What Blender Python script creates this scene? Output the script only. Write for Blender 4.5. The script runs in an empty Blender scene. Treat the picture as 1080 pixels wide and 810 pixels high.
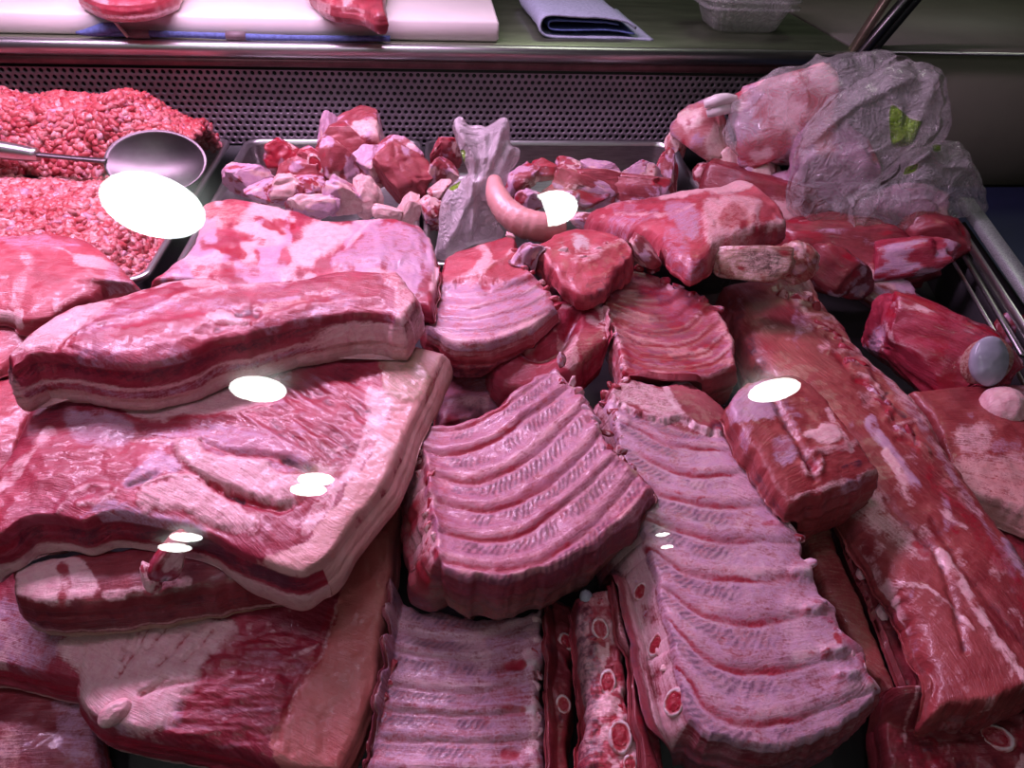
import bpy, math
import numpy as np
from mathutils import Matrix, Vector
rng = np.random.default_rng(7)
C = bpy.context.scene.collection
SC = bpy.context.scene

# ------------------------------------------------------------------ camera
W, H_, F = 1080.0, 810.0, 749.0
CAM = np.array([0.0, 0.0, 0.50])
_n = lambda v: np.asarray(v, float) / np.linalg.norm(v)
DY = _n((-84, 605, -749)); DX = _n((8217, 213.5, -749)); DX = _n(DX - DY * DX.dot(DY)); DZ = np.cross(DX, DY)
W2C = np.stack([DX, DY, DZ], 1)          # world -> camera (x right, y up, z back)
C2W = W2C.T

def ray(px, py):
    d = np.stack([np.asarray(px, float) - W / 2, H_ / 2 - np.asarray(py, float), np.full(np.shape(px), -F)], -1)
    d = d @ C2W.T
    return d / np.linalg.norm(d, axis=-1, keepdims=True)

def at(px, py, z):
    d = ray(px, py)
    t = (np.asarray(z, float) - CAM[2]) / d[..., 2]
    return CAM + d * t[..., None]

def at_y(px, py, y):
    d = ray(px, py)
    return CAM + d * (y - CAM[1]) / d[1]

def project(P):
    q = (np.asarray(P) - CAM) @ W2C.T
    return np.stack([W / 2 + F * q[..., 0] / -q[..., 2], H_ / 2 - F * q[..., 1] / -q[..., 2]], -1)

def mpp(px, py, z):                       # metres per pixel at that spot
    p = at(px, py, z)
    return float(-((p - CAM) @ W2C.T)[2] / F)

# ------------------------------------------------------------------ noise
def _hash(ix, iy, iz, k=0):
    h = (ix.astype(np.int64) * 374761393 + iy.astype(np.int64) * 668265263 + iz.astype(np.int64) * 2147483647 + k * 974634541) & 0xffffffff
    h = ((h ^ (h >> 13)) * 1274126177) & 0xffffffff
    h = ((h ^ (h >> 16)) * 2246822519) & 0xffffffff
    return ((h ^ (h >> 15)) & 0xffffff) / float(0xffffff)

def vnoise(P):
    P = np.asarray(P, float)
    i = np.floor(P); f = P - i
    f = f * f * f * (f * (f * 6 - 15) + 10)
    i = i.astype(np.int64)
    r = 0
    for a in (0, 1):
        for b in (0, 1):
            for c in (0, 1):
                w = (f[..., 0] if a else 1 - f[..., 0]) * (f[..., 1] if b else 1 - f[..., 1]) * (f[..., 2] if c else 1 - f[..., 2])
                r = r + w * _hash(i[..., 0] + a, i[..., 1] + b, i[..., 2] + c)
    return r * 2 - 1

def fbm(P, freq, oct=3, seed=0, gain=.5):
    P = np.asarray(P, float) * freq + np.array([seed * 17.3, seed * 5.7, seed * 9.1])
    a, s, r = 1.0, 0.0, 0
    for _ in range(oct):
        r = r + a * vnoise(P); s += a
        P = P * 2.03 + 11.7; a *= gain
    return r / s

def worley(P, freq, seed=0):
    P = np.asarray(P, float) * freq + seed * 13.37
    i = np.floor(P).astype(np.int64); f = P - i
    d1 = np.full(P.shape[:-1], 9.0); d2 = d1.copy()
    for a in (-1, 0, 1):
        for b in (-1, 0, 1):
            for c in (-1, 0, 1):
                x, y, z = i[..., 0] + a, i[..., 1] + b, i[..., 2] + c
                q = np.stack([a + _hash(x, y, z, 1), b + _hash(x, y, z, 2), c + _hash(x, y, z, 3)], -1) - f
                d = np.sqrt((q * q).sum(-1))
                d2 = np.minimum(d2, np.maximum(d, d1)); d1 = np.minimum(d1, d)
    return d1, d2

sstep = lambda a, b, x: (lambda t: t * t * (3 - 2 * t))(np.clip((np.asarray(x) - a) / (b - a), 0, 1))

# ------------------------------------------------------------------ curves
def spline(pts, n, closed=False):
    """n points evenly along a Catmull-Rom curve through pts"""
    p = np.asarray(pts, float)
    if closed: p = np.concatenate([p[-1:], p, p[:2]])
    else: p = np.concatenate([2 * p[:1] - p[1:2], p, 2 * p[-1:] - p[-2:-1]])
    out = []
    t = np.linspace(0, 1, 14, endpoint=False)[:, None]
    for k in range(1, len(p) - 2):
        a, b, c, d = p[k - 1], p[k], p[k + 1], p[k + 2]
        out.append(.5 * (2 * b + (c - a) * t + (2 * a - 5 * b + 4 * c - d) * t ** 2 + (3 * b - a - 3 * c + d) * t ** 3))
    q = np.concatenate(out + [p[-2:-1]])
    s = np.concatenate([[0], np.cumsum(np.linalg.norm(np.diff(q, axis=0), axis=1))])
    u = np.linspace(0, s[-1], n) if np.ndim(n) == 0 else np.asarray(n) * s[-1]
    return np.stack([np.interp(u, s, q[:, k]) for k in range(q.shape[1])], 1)

def pdist(Q, pts, smooth=True):
    """distance, signed side (+ = below/right of the line drawn left to right), arc length of the nearest point"""
    p = spline(pts, max(12, 5 * len(pts))) if smooth and len(pts) > 2 else np.asarray(pts, float)
    best = np.full(len(Q), 1e18); side = np.zeros(len(Q)); arc = np.zeros(len(Q)); acc = 0.0
    for a, b in zip(p[:-1], p[1:]):
        d = b - a; L = d.dot(d)
        if L < 1e-12: continue
        t = np.clip((Q - a) @ d / L, 0, 1)
        r = Q - a - t[:, None] * d
        e = (r * r).sum(1)
        m = e < best
        best = np.where(m, e, best)
        side = np.where(m, d[0] * (Q[:, 1] - a[1]) - d[1] * (Q[:, 0] - a[0]), side)
        arc = np.where(m, acc + t * math.sqrt(L), arc)
        acc += math.sqrt(L)
    return np.sqrt(best), np.where(side >= 0, 1.0, -1.0), arc

def pinside(Q, poly, smooth=True):
    """signed distance to a closed outline, + inside"""
    p = spline(poly, 6 * len(poly), closed=True) if smooth else np.array(list(poly) + [poly[0]], float)
    ins = np.zeros(len(Q), bool)
    for a, b in zip(p[:-1], p[1:]):
        if a[1] == b[1]: continue
        c = ((a[1] > Q[:, 1]) != (b[1] > Q[:, 1])) & (Q[:, 0] < (b[0] - a[0]) * (Q[:, 1] - a[1]) / (b[1] - a[1]) + a[0])
        ins ^= c
    d, _, _ = pdist(Q, p, smooth=False)
    return np.where(ins, d, -d)

# ------------------------------------------------------------------ what already lies there
class HMap:
    def __init__(s, x0=-1.5, x1=1.5, y0=-.1, y1=1.7, r=.0025):
        s.x0, s.y0, s.r = x0, y0, r
        s.nx, s.ny = int((x1 - x0) / r), int((y1 - y0) / r)
        s.h = np.zeros((s.ny, s.nx)); s.cache = None
    def idx(s, P):
        return (np.clip(((P[:, 1] - s.y0) / s.r).astype(int), 0, s.ny - 1), np.clip(((P[:, 0] - s.x0) / s.r).astype(int), 0, s.nx - 1))
    def add(s, P):
        i, j = s.idx(P); np.maximum.at(s.h, (i, j), P[:, 2]); s.cache = None
    def add_faces(s, V, Fq):
        # verts plus face midpoints, so sparse meshes leave no holes
        s.add(V)
        if len(Fq):
            q = V[np.asarray(Fq)]
            for w in ((.25, .25, .25, .25), (.5, .5, 0, 0), (0, .5, .5, 0), (0, 0, .5, .5), (.5, 0, 0, .5)):
                s.add((q * np.array(w)[None, :q.shape[1], None] / sum(w[:q.shape[1]])).sum(1))
    def field(s):
        if s.cache is None:
            h = s.h
            def dil(a):
                b = a.copy()
                b[1:] = np.maximum(b[1:], a[:-1]); b[:-1] = np.maximum(b[:-1], a[1:])
                c = b.copy()
                c[:, 1:] = np.maximum(c[:, 1:], b[:, :-1]); c[:, :-1] = np.maximum(c[:, :-1], b[:, 1:])
                return c
            def blur(a, k):
                for ax in (0, 1):
                    p = np.pad(a, [(k, k) if x == ax else (0, 0) for x in (0, 1)], mode='edge')
                    c = np.cumsum(p, axis=ax)
                    c = np.concatenate([np.zeros_like(np.take(c, [0], ax)), c], ax)
                    n = a.shape[ax]
                    a = (np.take(c, range(2 * k + 1, 2 * k + 1 + n), ax) - np.take(c, range(n), ax)) / (2 * k + 1)
                return a
            d1 = dil(h); d4 = dil(dil(d1))
            s.cache = (d1, np.maximum(d1, blur(blur(d4, 2), 2)))
        return s.cache
    def get(s, P, smooth=True):
        h = s.field()[1 if smooth else 0]
        y = np.clip((P[:, 1] - s.y0) / s.r - .5, 0, s.ny - 1.001); x = np.clip((P[:, 0] - s.x0) / s.r - .5, 0, s.nx - 1.001)
        i, j = y.astype(int), x.astype(int); a, b = y - i, x - j
        return (h[i, j] * (1 - b) + h[i, j + 1] * b) * (1 - a) + (h[i + 1, j] * (1 - b) + h[i + 1, j + 1] * b) * a
HM = HMap()

# ------------------------------------------------------------------ objects
def tag(o, label=None, cat=None, group=None, kind=None):
    if label: o['label'] = label
    if cat: o['category'] = cat
    if group: o['group'] = group
    if kind: o['kind'] = kind
    return o

def link_mesh(name, V, faces, mat, parent=None, masks=None, uv=None, smooth=True):
    """faces: list of (n,k) int arrays"""
    me = bpy.data.meshes.new(name)
    V = np.asarray(V, np.float32)
    loops, starts, tot = [], [], 0
    for f in faces:
        f = np.asarray(f, np.int32)
        if len(f) == 0: continue
        loops.append(f.ravel()); starts.append(tot + np.arange(len(f)) * f.shape[1]); tot += f.size
    loops = np.concatenate(loops); starts = np.concatenate(starts)
    me.vertices.add(len(V)); me.vertices.foreach_set('co', V.ravel())
    me.loops.add(len(loops)); me.loops.foreach_set('vertex_index', loops)
    me.polygons.add(len(starts)); me.polygons.foreach_set('loop_start', starts.astype(np.int32))
    me.update(calc_edges=True)
    me.validate()
    if smooth: me.polygons.foreach_set('use_smooth', np.ones(len(me.polygons), bool))
    if masks is not None:
        for nm, arr in masks.items():
            at_ = me.attributes.new(nm, 'FLOAT_COLOR', 'POINT')
            at_.data.foreach_set('color', np.ascontiguousarray(arr, np.float32).ravel())
    if uv is not None:
        at_ = me.attributes.new('fib', 'FLOAT_VECTOR', 'POINT')
        at_.data.foreach_set('vector', np.ascontiguousarray(uv, np.float32).ravel())
    o = bpy.data.objects.new(name, me)
    C.objects.link(o)
    if mat: me.materials.append(mat)
    if parent is not None:
        o.parent = parent
        o.matrix_parent_inverse = Matrix.Translation(parent.location).inverted()
    return o

def empty(name, loc=(0, 0, 0)):
    o = bpy.data.objects.new(name, None); o.location = loc; o.empty_display_size = .02
    C.objects.link(o); return o

def fixn(o):
    import bmesh
    bm = bmesh.new(); bm.from_mesh(o.data); bmesh.ops.recalc_face_normals(bm, faces=bm.faces[:]); bm.to_mesh(o.data); bm.free()
    return o

def vnormals(V, faces):
    N = np.zeros_like(V)
    for f in faces:
        f = np.asarray(f)
        if len(f) == 0: continue
        a = V[f[:, 0]]; b = V[f[:, 1]]; c = V[f[:, 2]]
        n = np.cross(b - a, c - a) if f.shape[1] == 3 else np.cross(c - a, V[f[:, 3]] - b)
        for k in range(f.shape[1]): np.add.at(N, f[:, k], n)
    return N / np.maximum(np.linalg.norm(N, axis=1, keepdims=True), 1e-12)

# simple mesh collector for the fittings
class MB:
    def __init__(s): s.V = []; s.F = {}; s.n = 0
    def add(s, V, F):
        V = np.asarray(V, float)
        for f in F:
            s.F.setdefault(len(f), []).append([i + s.n for i in f])
        s.V.append(V); s.n += len(V); return s
    def box(s, lo, hi, M=None, bevel=0.0):
        x0, y0, z0 = lo; x1, y1, z1 = hi
        b = min(bevel, (x1 - x0) / 2.01, (y1 - y0) / 2.01, (z1 - z0) / 2.01)
        if b <= 0:
            V = [(x, y, z) for x in (x0, x1) for y in (y0, y1) for z in (z0, z1)]
            Fc = [(0, 1, 3, 2), (4, 6, 7, 5), (0, 4, 5, 1), (2, 3, 7, 6), (0, 2, 6, 4), (1, 5, 7, 3)]
        else:
            V = []; idx = {}
            for i, x in enumerate((x0, x1)):
                for j, y in enumerate((y0, y1)):
                    for k, z in enumerate((z0, z1)):
                        sx, sy, sz = (b if i == 0 else -b), (b if j == 0 else -b), (b if k == 0 else -b)
                        idx[i, j, k] = len(V)
                        V += [(x, y + sy, z + sz), (x + sx, y, z + sz), (x + sx, y + sy, z)]
            Fc = []
            I = lambda i, j, k, a: idx[i, j, k] + a
            for i in (0, 1):
                Fc.append(tuple(I(i, j, k, 0) for j, k in ((0, 0), (0, 1), (1, 1), (1, 0))))
                Fc.append(tuple(I(j, i, k, 1) for j, k in ((0, 0), (0, 1), (1, 1), (1, 0))))
                Fc.append(tuple(I(j, k, i, 2) for j, k in ((0, 0), (0, 1), (1, 1), (1, 0))))
                for j in (0, 1):
                    Fc.append((I(i, j, 0, 0), I(i, j, 1, 0), I(i, j, 1, 1), I(i, j, 0, 1)))
                    Fc.append((I(i, 0, j, 0), I(i, 1, j, 0), I(i, 1, j, 2), I(i, 0, j, 2)))
                    Fc.append((I(0, i, j, 1), I(1, i, j, 1), I(1, i, j, 2), I(0, i, j, 2)))
            for i in (0, 1):
                for j in (0, 1):
                    for k in (0, 1): Fc.append((I(i, j, k, 0), I(i, j, k, 1), I(i, j, k, 2)))
        V = np.array(V, float)
        if M is not None: V = V @ np.asarray(M)[:3, :3].T + np.asarray(M)[:3, 3]
        return s.add(V, Fc)
    def tube(s, pts, rad, seg=12, n=None, cap=True, squash=1.0, up=(0, 0, 1)):
        p = spline(pts, n) if n else np.asarray(pts, float)
        r = np.interp(np.linspace(0, 1, len(p)), np.linspace(0, 1, len(np.atleast_1d(rad))), np.atleast_1d(rad))
        T = np.gradient(p, axis=0); T /= np.linalg.norm(T, axis=1, keepdims=True)
        V = []
        for k in range(len(p)):
            a = np.cross(T[k], up); a /= max(np.linalg.norm(a), 1e-9); b = np.cross(a, T[k])
            for j in range(seg):
                t = 2 * math.pi * j / seg
                V.append(p[k] + r[k] * (math.cos(t) * a + squash * math.sin(t) * b))
        Fc = [(k * seg + j, k * seg + (j + 1) % seg, (k + 1) * seg + (j + 1) % seg, (k + 1) * seg + j) for k in range(len(p) - 1) for j in range(seg)]
        if cap:
            V += [p[0], p[-1]]
            Fc += [(len(p) * seg, (j + 1) % seg, j) for j in range(seg)]
            e = (len(p) - 1) * seg
            Fc += [(len(p) * seg + 1, e + j, e + (j + 1) % seg) for j in range(seg)]
        return s.add(V, Fc)
    def build(s, name, mat, parent=None, smooth=False, hm=False, fix=True):
        V = np.concatenate(s.V)
        o = link_mesh(name, V, [np.array(f) for f in s.F.values()], mat, parent, smooth=smooth)
        if fix:
            import bmesh
            bm = bmesh.new(); bm.from_mesh(o.data); bmesh.ops.recalc_face_normals(bm, faces=bm.faces[:]); bm.to_mesh(o.data); bm.free()
        if hm: HM.add(V)
        return o

# ------------------------------------------------------------------ materials
def lin(r, g, b):
    f = lambda c: (c / 255 / 12.92) if c / 255 <= .04045 else ((c / 255 + .055) / 1.055) ** 2.4
    return (f(r), f(g), f(b), 1)

class NT:
    def __init__(s, name):
        s.m = bpy.data.materials.new(name); s.m.use_nodes = True
        s.t = s.m.node_tree; s.t.nodes.clear()
        s.out = s.t.nodes.new('ShaderNodeOutputMaterial')
    def n(s, typ, **kw):
        nd = s.t.nodes.new('ShaderNode' + typ)
        for k, v in kw.items():
            if k.startswith('i_'):
                key = k[2:]
                key = int(key) if key.isdigit() else key.replace('_', ' ')
                if hasattr(v, 'is_output') or isinstance(v, bpy.types.NodeSocket): s.t.links.new(v, nd.inputs[key])
                else: nd.inputs[key].default_value = v
            else: setattr(nd, k, v)
        return nd
    def link(s, a, b): s.t.links.new(a, b)
    def math(s, op, a, b=0.0, c=0.0, clamp=False):
        nd = s.t.nodes.new('ShaderNodeMath'); nd.operation = op; nd.use_clamp = clamp
        for k, v in enumerate((a, b, c)):
            if isinstance(v, bpy.types.NodeSocket): s.t.links.new(v, nd.inputs[k])
            else: nd.inputs[k].default_value = v
        return nd.outputs[0]
    def mix(s, f, a, b, typ='MIX'):
        nd = s.t.nodes.new('ShaderNodeMix'); nd.data_type = 'RGBA'; nd.blend_type = typ
        for k, v in ((0, f), (6, a), (7, b)):
            if isinstance(v, bpy.types.NodeSocket): s.t.links.new(v, nd.inputs[k])
            else: nd.inputs[k].default_value = v
        return nd.outputs[2]
    def ramp(s, f, lo, hi):
        nd = s.t.nodes.new('ShaderNodeMapRange'); nd.interpolation_type = 'SMOOTHSTEP'
        s.t.links.new(f, nd.inputs[0]); nd.inputs[1].default_value = lo; nd.inputs[2].default_value = hi
        return nd.outputs[0]
    def noise(s, vec, scale, detail=3, rough=.55, dist=0.0):
        nd = s.t.nodes.new('ShaderNodeTexNoise'); s.t.links.new(vec, nd.inputs['Vector'])
        nd.inputs['Scale'].default_value = scale; nd.inputs['Detail'].default_value = detail
        nd.inputs['Roughness'].default_value = rough; nd.inputs['Distortion'].default_value = dist
        return nd.outputs['Fac']

FAT = (.80, .49, .50, 1); MEMB = (.58, .34, .43, 1); BLOOD = (.33, .006, .024, 1); DARK = (.075, .018, .038, 1)
SKIN = (.68, .36, .34, 1); BONE = (.72, .60, .60, 1); TAN = (.50, .33, .24, 1)

def meat_mat(name, lean=(.29, .016, .038), lean2=(.46, .052, .090), rough=.34, fat=FAT, memb=MEMB, fibre=.35, skin=SKIN, dark=DARK):
    """lean meat with fat / silverskin / blood / hatch and skin / bone / pale laid out by the mesh's own masks ma and mb"""
    s = NT(name)
    geo = s.n('TexCoord').outputs['Object']
    fib = s.n('Attribute', attribute_name='fib').outputs['Vector']
    A = s.n('Attribute', attribute_name='ma'); B = s.n('Attribute', attribute_name='mb')
    a = s.n('SeparateColor', i_0=A.outputs['Color']); b = s.n('SeparateColor', i_0=B.outputs['Color'])
    n1 = s.noise(geo, 38, 4, .6, .4)
    n2 = s.noise(geo, 150, 4, .65, .3)
    n3 = s.noise(geo, 620, 3, .6)
    mp = s.n('Mapping', i_0=fib); mp.inputs['Scale'].default_value = (60, 520, 200)
    st = s.noise(mp.outputs[0], 1.0, 3, .6, .5)
    base = s.mix(s.ramp(n1, .30, .72), (*lean, 1), (*lean2, 1))
    n0 = s.noise(geo, 13, 3, .55, .6)
    base = s.mix(s.math('MULTIPLY', s.ramp(n0, .42, .66), .55), base, (lean[0] * .62, lean[1] * .45, lean[2] * .62, 1))
    base = s.mix(s.math('MULTIPLY', s.ramp(n0, .40, .28), .15), base, (memb[0] * .8, memb[1] * .55, memb[2] * .7, 1))
    base = s.mix(s.math('MULTIPLY', s.ramp(st, .48, .74), fibre), base, (lean2[0] * 1.25, lean2[1] * 1.9, lean2[2] * 1.9, 1))
    base = s.mix(s.math('MULTIPLY', s.ramp(n2, .52, .75), .30), base, (lean[0] * .72, lean[1] * .5, lean[2] * .6, 1))
    jit = s.math('ADD', s.math('MULTIPLY', s.math('SUBTRACT', n2, .5), 1.3), s.math('ADD', s.math('MULTIPLY', s.math('SUBTRACT', n3, .5), .8), s.math('MULTIPLY', s.math('SUBTRACT', st, .5), .9)))
    def ch(v): return s.ramp(s.math('ADD', v, s.math('MULTIPLY', jit, s.math('MULTIPLY', s.math('MULTIPLY', v, s.math('SUBTRACT', 1.0, v)), 4.0))), .12, .88)
    fatv = s.mix(s.ramp(n2, .35, .7), fat, (fat[0] * .86, fat[1] * .66, fat[2] * .72, 1))
    mem = s.mix(s.ramp(n2, .3, .7), memb, (memb[0] * .82, memb[1] * .72, memb[2] * .86, 1))
    col = s.mix(ch(a.outputs[1]), base, mem)
    col = s.mix(ch(a.outputs[0]), col, fatv)
    col = s.mix(ch(b.outputs[0]), col, s.mix(s.ramp(n1, .3, .7), skin, (skin[0] * .9, skin[1] * .72, skin[2] * .74, 1)))
    col = s.mix(ch(b.outputs[2]), col, s.mix(s.ramp(n2, .3, .7), TAN, (.38, .21, .15, 1)))
    col = s.mix(ch(b.outputs[1]), col, s.mix(s.ramp(n2, .3, .8), BONE, (.55, .40, .42, 1)))
    col = s.mix(s.math('MULTIPLY', ch(a.outputs[2]), .92), col, BLOOD)
    col = s.mix(s.math('MULTIPLY', ch(A.outputs['Alpha']), .85), col, (*dark[:3], 1))
    h = s.math('ADD', s.math('MULTIPLY', n2, .5), s.math('ADD', s.math('MULTIPLY', n3, .35), s.math('MULTIPLY', st, fibre * 2.0)))
    bp = s.n('Bump', i_Strength=.55, i_Distance=.0016, i_Height=h)
    p = s.n('BsdfPrincipled', i_Base_Color=col, i_Roughness=s.math('ADD', rough - .1, s.math('MULTIPLY', n2, .22)), i_Normal=bp.outputs[0])
    p.inputs['Specular IOR Level'].default_value = .42
    p.inputs['Subsurface Weight'].default_value = .12
    p.inputs['Subsurface Radius'].default_value = (.006, .002, .0015)
    p.inputs['Coat Weight'].default_value = .12; p.inputs['Coat Roughness'].default_value = .12
    s.link(p.outputs[0], s.out.inputs[0])
    return s.m

def plain_mat(name, col, rough=.5, metal=0.0, var=.12, scale=60, bump=.0, aniso=None, spec=.5):
    s = NT(name)
    geo = s.n('TexCoord').outputs['Object']
    if aniso is not None:
        mp = s.n('Mapping', i_0=geo); mp.inputs['Scale'].default_value = aniso; geo = mp.outputs[0]
    n = s.noise(geo, scale, 4, .6)
    c = s.mix(s.ramp(n, .3, .7), tuple(x * (1 - var) for x in col[:3]) + (1,), tuple(min(1, x * (1 + var)) for x in col[:3]) + (1,))
    p = s.n('BsdfPrincipled', i_Base_Color=c, i_Roughness=s.math('ADD', rough - .06, s.math('MULTIPLY', n, .12)), i_Metallic=metal)
    p.inputs['Specular IOR Level'].default_value = spec
    if bump:
        b = s.n('Bump', i_Strength=.5, i_Distance=bump, i_Height=n); s.link(b.outputs[0], p.inputs['Normal'])
    s.link(p.outputs[0], s.out.inputs[0]); return s.m

# ------------------------------------------------------------------ slabs
class Feat:
    """features drawn over a piece: q = picture position of its top vertices (n,2), fills masks and height"""
    def __init__(s, Q, mm):
        s.Q = Q; s.mm = mm; n = len(Q)
        s.ma = np.zeros((n, 4)); s.mb = np.zeros((n, 4)); s.h = np.zeros(n)
    CH = dict(fat=(0, 0), memb=(0, 1), blood=(0, 2), dark=(0, 3), skin=(1, 0), bone=(1, 1), tan=(1, 2))
    def put(s, ch, v, mode='max'):
        k, j = s.CH[ch]; m = s.ma if k == 0 else s.mb
        m[:, j] = np.maximum(m[:, j], v) if mode == 'max' else np.clip(m[:, j] + v, 0, 1)
    def line(s, pts, r, ch=None, amt=1.0, h=0.0, hr=None, wob=.25):
        d, sd, arc = pdist(s.Q, pts)
        if wob:
            z0 = np.zeros((len(d), 1)); d = np.maximum(0, d + r * 2.2 * wob * fbm(np.concatenate([s.Q, z0], 1), .5 / r, 3, gain=.6)); amt = amt * np.clip(.8 + 1.1 * fbm(np.concatenate([s.Q, z0 + 7.7], 1), .07, 2), .25, 1)
        if ch: s.put(ch, amt * (1 - sstep(r * .35, r * 1.15, d)))
        if h: s.h += h * 1e-3 * np.exp(-(d / (hr or r)) ** 2)
        return s
    def patch(s, poly, ch=None, amt=1.0, soft=4.0, h=0.0, hs=None, wob=1.0):
        d = pinside(s.Q, poly)
        if wob: d = d + wob * (soft * .9 + 1.5) * fbm(np.concatenate([s.Q, np.zeros((len(d), 1))], 1), .42 / max(soft, 2.5), 4, gain=.65)
        if ch: s.put(ch, amt * sstep(-soft * .5, soft * .5, d))
        if h: s.h += h * 1e-3 * sstep(0, 1, (d + (hs or soft) * .3) / (hs or soft))
        return s
    def clear(s, poly, chs, soft=4.0, amt=1.0):
        d = pinside(s.Q, poly)
        f = 1 - amt * sstep(-soft * .5, soft * .5, d)
        for ch in chs:
            k, j = s.CH[ch]; m = s.ma if k == 0 else s.mb; m[:, j] *= f
        return s
    def spots(s, freq, thr, ch, amt=1.0, seed=0, stretch=(1, 1)):
        q = np.concatenate([s.Q * np.array(stretch), np.full((len(s.Q), 1), seed * 3.1)], 1)
        s.put(ch, amt * sstep(thr, thr + .25, fbm(q, freq, 3, seed))); return s
    def lumps(s, freq, mm_, seed=0, oct=3, stretch=(1, 1)):
        q = np.concatenate([s.Q * np.array(stretch), np.full((len(s.Q), 1), seed * 3.1)], 1)
        s.h += mm_ * 1e-3 * fbm(q, freq, oct, seed); return s

def resample2(c, n=40): return spline(np.asarray(c, float), n)
def between(a, b, t): return resample2(a) * (1 - t) + resample2(b) * t

def ribs(ft, curves, amp=3.0, memb=.8, hatch=.8, red=.9, region=None, lam=6.0, lean=.0, ridge=.74, seed=0, redspan=(0, 1), hatchspan=(0, 1)):
    """rib cage side: between two consecutive grooves lie a hatched muscle band and a smooth rib"""
    Q = ft.Q
    wob = np.stack([fbm(np.concatenate([Q, np.full((len(Q), 1), 1.0)], 1), .05, 2, seed), fbm(np.concatenate([Q, np.full((len(Q), 1), 5.0)], 1), .05, 2, seed + 1)], 1) * 2.0
    D, S = [], []
    for c in curves:
        p = resample2(c, 60)
        a, b = p[0] - p[1], p[-1] - p[-2]
        p = np.concatenate([[p[0] + a * 40], p, [p[-1] + b * 40]])
        d, sd, arc = pdist(Q + wob, p, smooth=False)
        D.append(d * sd); L = np.linalg.norm(np.diff(p, axis=0), axis=1); S.append((arc - L[0]) / max(L[1:-1].sum(), 1e-6))
    D = np.array(D); S = np.array(S)
    n = len(curves)
    f = np.full(len(Q), np.nan); k = np.zeros(len(Q), int)
    w = np.abs(D[:-1] - D[1:]).mean(0) if n > 1 else np.full(len(Q), 25.0)
    for i in range(n - 1):
        m = (D[i] >= 0) & (D[i + 1] < 0)
        f = np.where(m, D[i] / np.maximum(D[i] - D[i + 1], 1e-6), f); k = np.where(m, i, k)
    up = np.isnan(f) & (D[0] < 0); lo = np.isnan(f)
    f = np.where(up, 1 + D[0] / np.maximum(w, 8), f); k = np.where(up, -1, k)
    f = np.where(lo & ~up, np.maximum(D[-1], 0) / np.maximum(w, 8), f); k = np.where(lo & ~up, n - 1, k)
    f = np.clip(f, 0, 1)
    s = np.take_along_axis(S, np.clip(k, 0, n - 1)[None], 0)[0]
    R = np.ones(len(Q)) if region is None else sstep(-4, 4, pinside(Q, region))
    prof = .62 * np.exp(-((f - ridge) / .24) ** 2) - .30 * np.exp(-(np.minimum(f, 1 - f) / .12) ** 2) - .12 * np.exp(-((f - .25) / .16) ** 2)
    ft.h += R * amp * .8e-3 * prof
    per = np.array([vnoise(np.array([[kk * 3.7 + seed, 1.3, .7]]))[0] for kk in range(-1, n + 1)])[k + 1]
    nz = fbm(np.concatenate([Q, np.full((len(Q), 1), 9.0 + seed)], 1), .03, 2, seed)
    ft.put('memb', R * memb * (.75 + .25 * nz))
    ft.put('fat', R * np.clip(.36 + .8 * nz + .3 * per, 0, .8) * np.exp(-((f - ridge - .06) / .16) ** 2))
    rs = sstep(redspan[0] - .08, redspan[0] + .08, s + .12 * per) * (1 - sstep(redspan[1] - .1, redspan[1] + .1, s + .1 * per))
    ft.put('blood', R * red * rs * (1 - sstep(.02, .22, np.minimum(f * 1.7, 1 - f) + .05 * nz)) * np.clip(.7 + .6 * nz, 0, 1))
    ft.put('blood', R * red * .42 * np.exp(-((f - .80) / .13) ** 2) * rs * np.clip(.8 + nz, 0, 1))
    hs = sstep(hatchspan[0] - .1, hatchspan[0] + .1, s + .1 * nz) * (1 - sstep(hatchspan[1] - .1, hatchspan[1] + .1, s + .1 * nz))
    px = s * np.median([np.linalg.norm(np.diff(resample2(c), axis=0), axis=1).sum() for c in curves])
    hw = .5 + .5 * np.sin(2 * math.pi * (px / lam + f * 3.2 + .35 * fbm(np.concatenate([Q, np.full((len(Q), 1), 2.0)], 1), .12, 2, seed)))
    hz = sstep(.06, .20, f) * (1 - sstep(.46, .64, f)) * sstep(-.55, .25, fbm(np.concatenate([Q, np.full((len(Q), 1), 4.0)], 1), .045, 2, seed + 3) + .15)
    ft.put('dark', R * hatch * .95 * hz * hs * (.42 + .58 * hw))
    ft.h += R * hs * hz * hw * .00025
    if lean: 
        m = R * lean * sstep(.0, .5, fbm(np.concatenate([Q, np.full((len(Q), 1), 6.0)], 1), .06, 3, seed + 5) + .1)
        ft.ma[:, 1] *= 1 - m
    return f, k, s, R

def coons(T, B, L, R):
    nu, nv = len(T), len(L)
    u = np.linspace(0, 1, nu)[None, :, None]; v = np.linspace(0, 1, nv)[:, None, None]
    return ((1 - v) * T[None] + v * B[None] + (1 - u) * L[:, None] + u * R[:, None]
            - ((1 - u) * (1 - v) * T[0] + u * (1 - v) * T[-1] + (1 - u) * v * B[0] + u * v * B[-1]))

LOG = []
class Piece: pass

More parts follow.
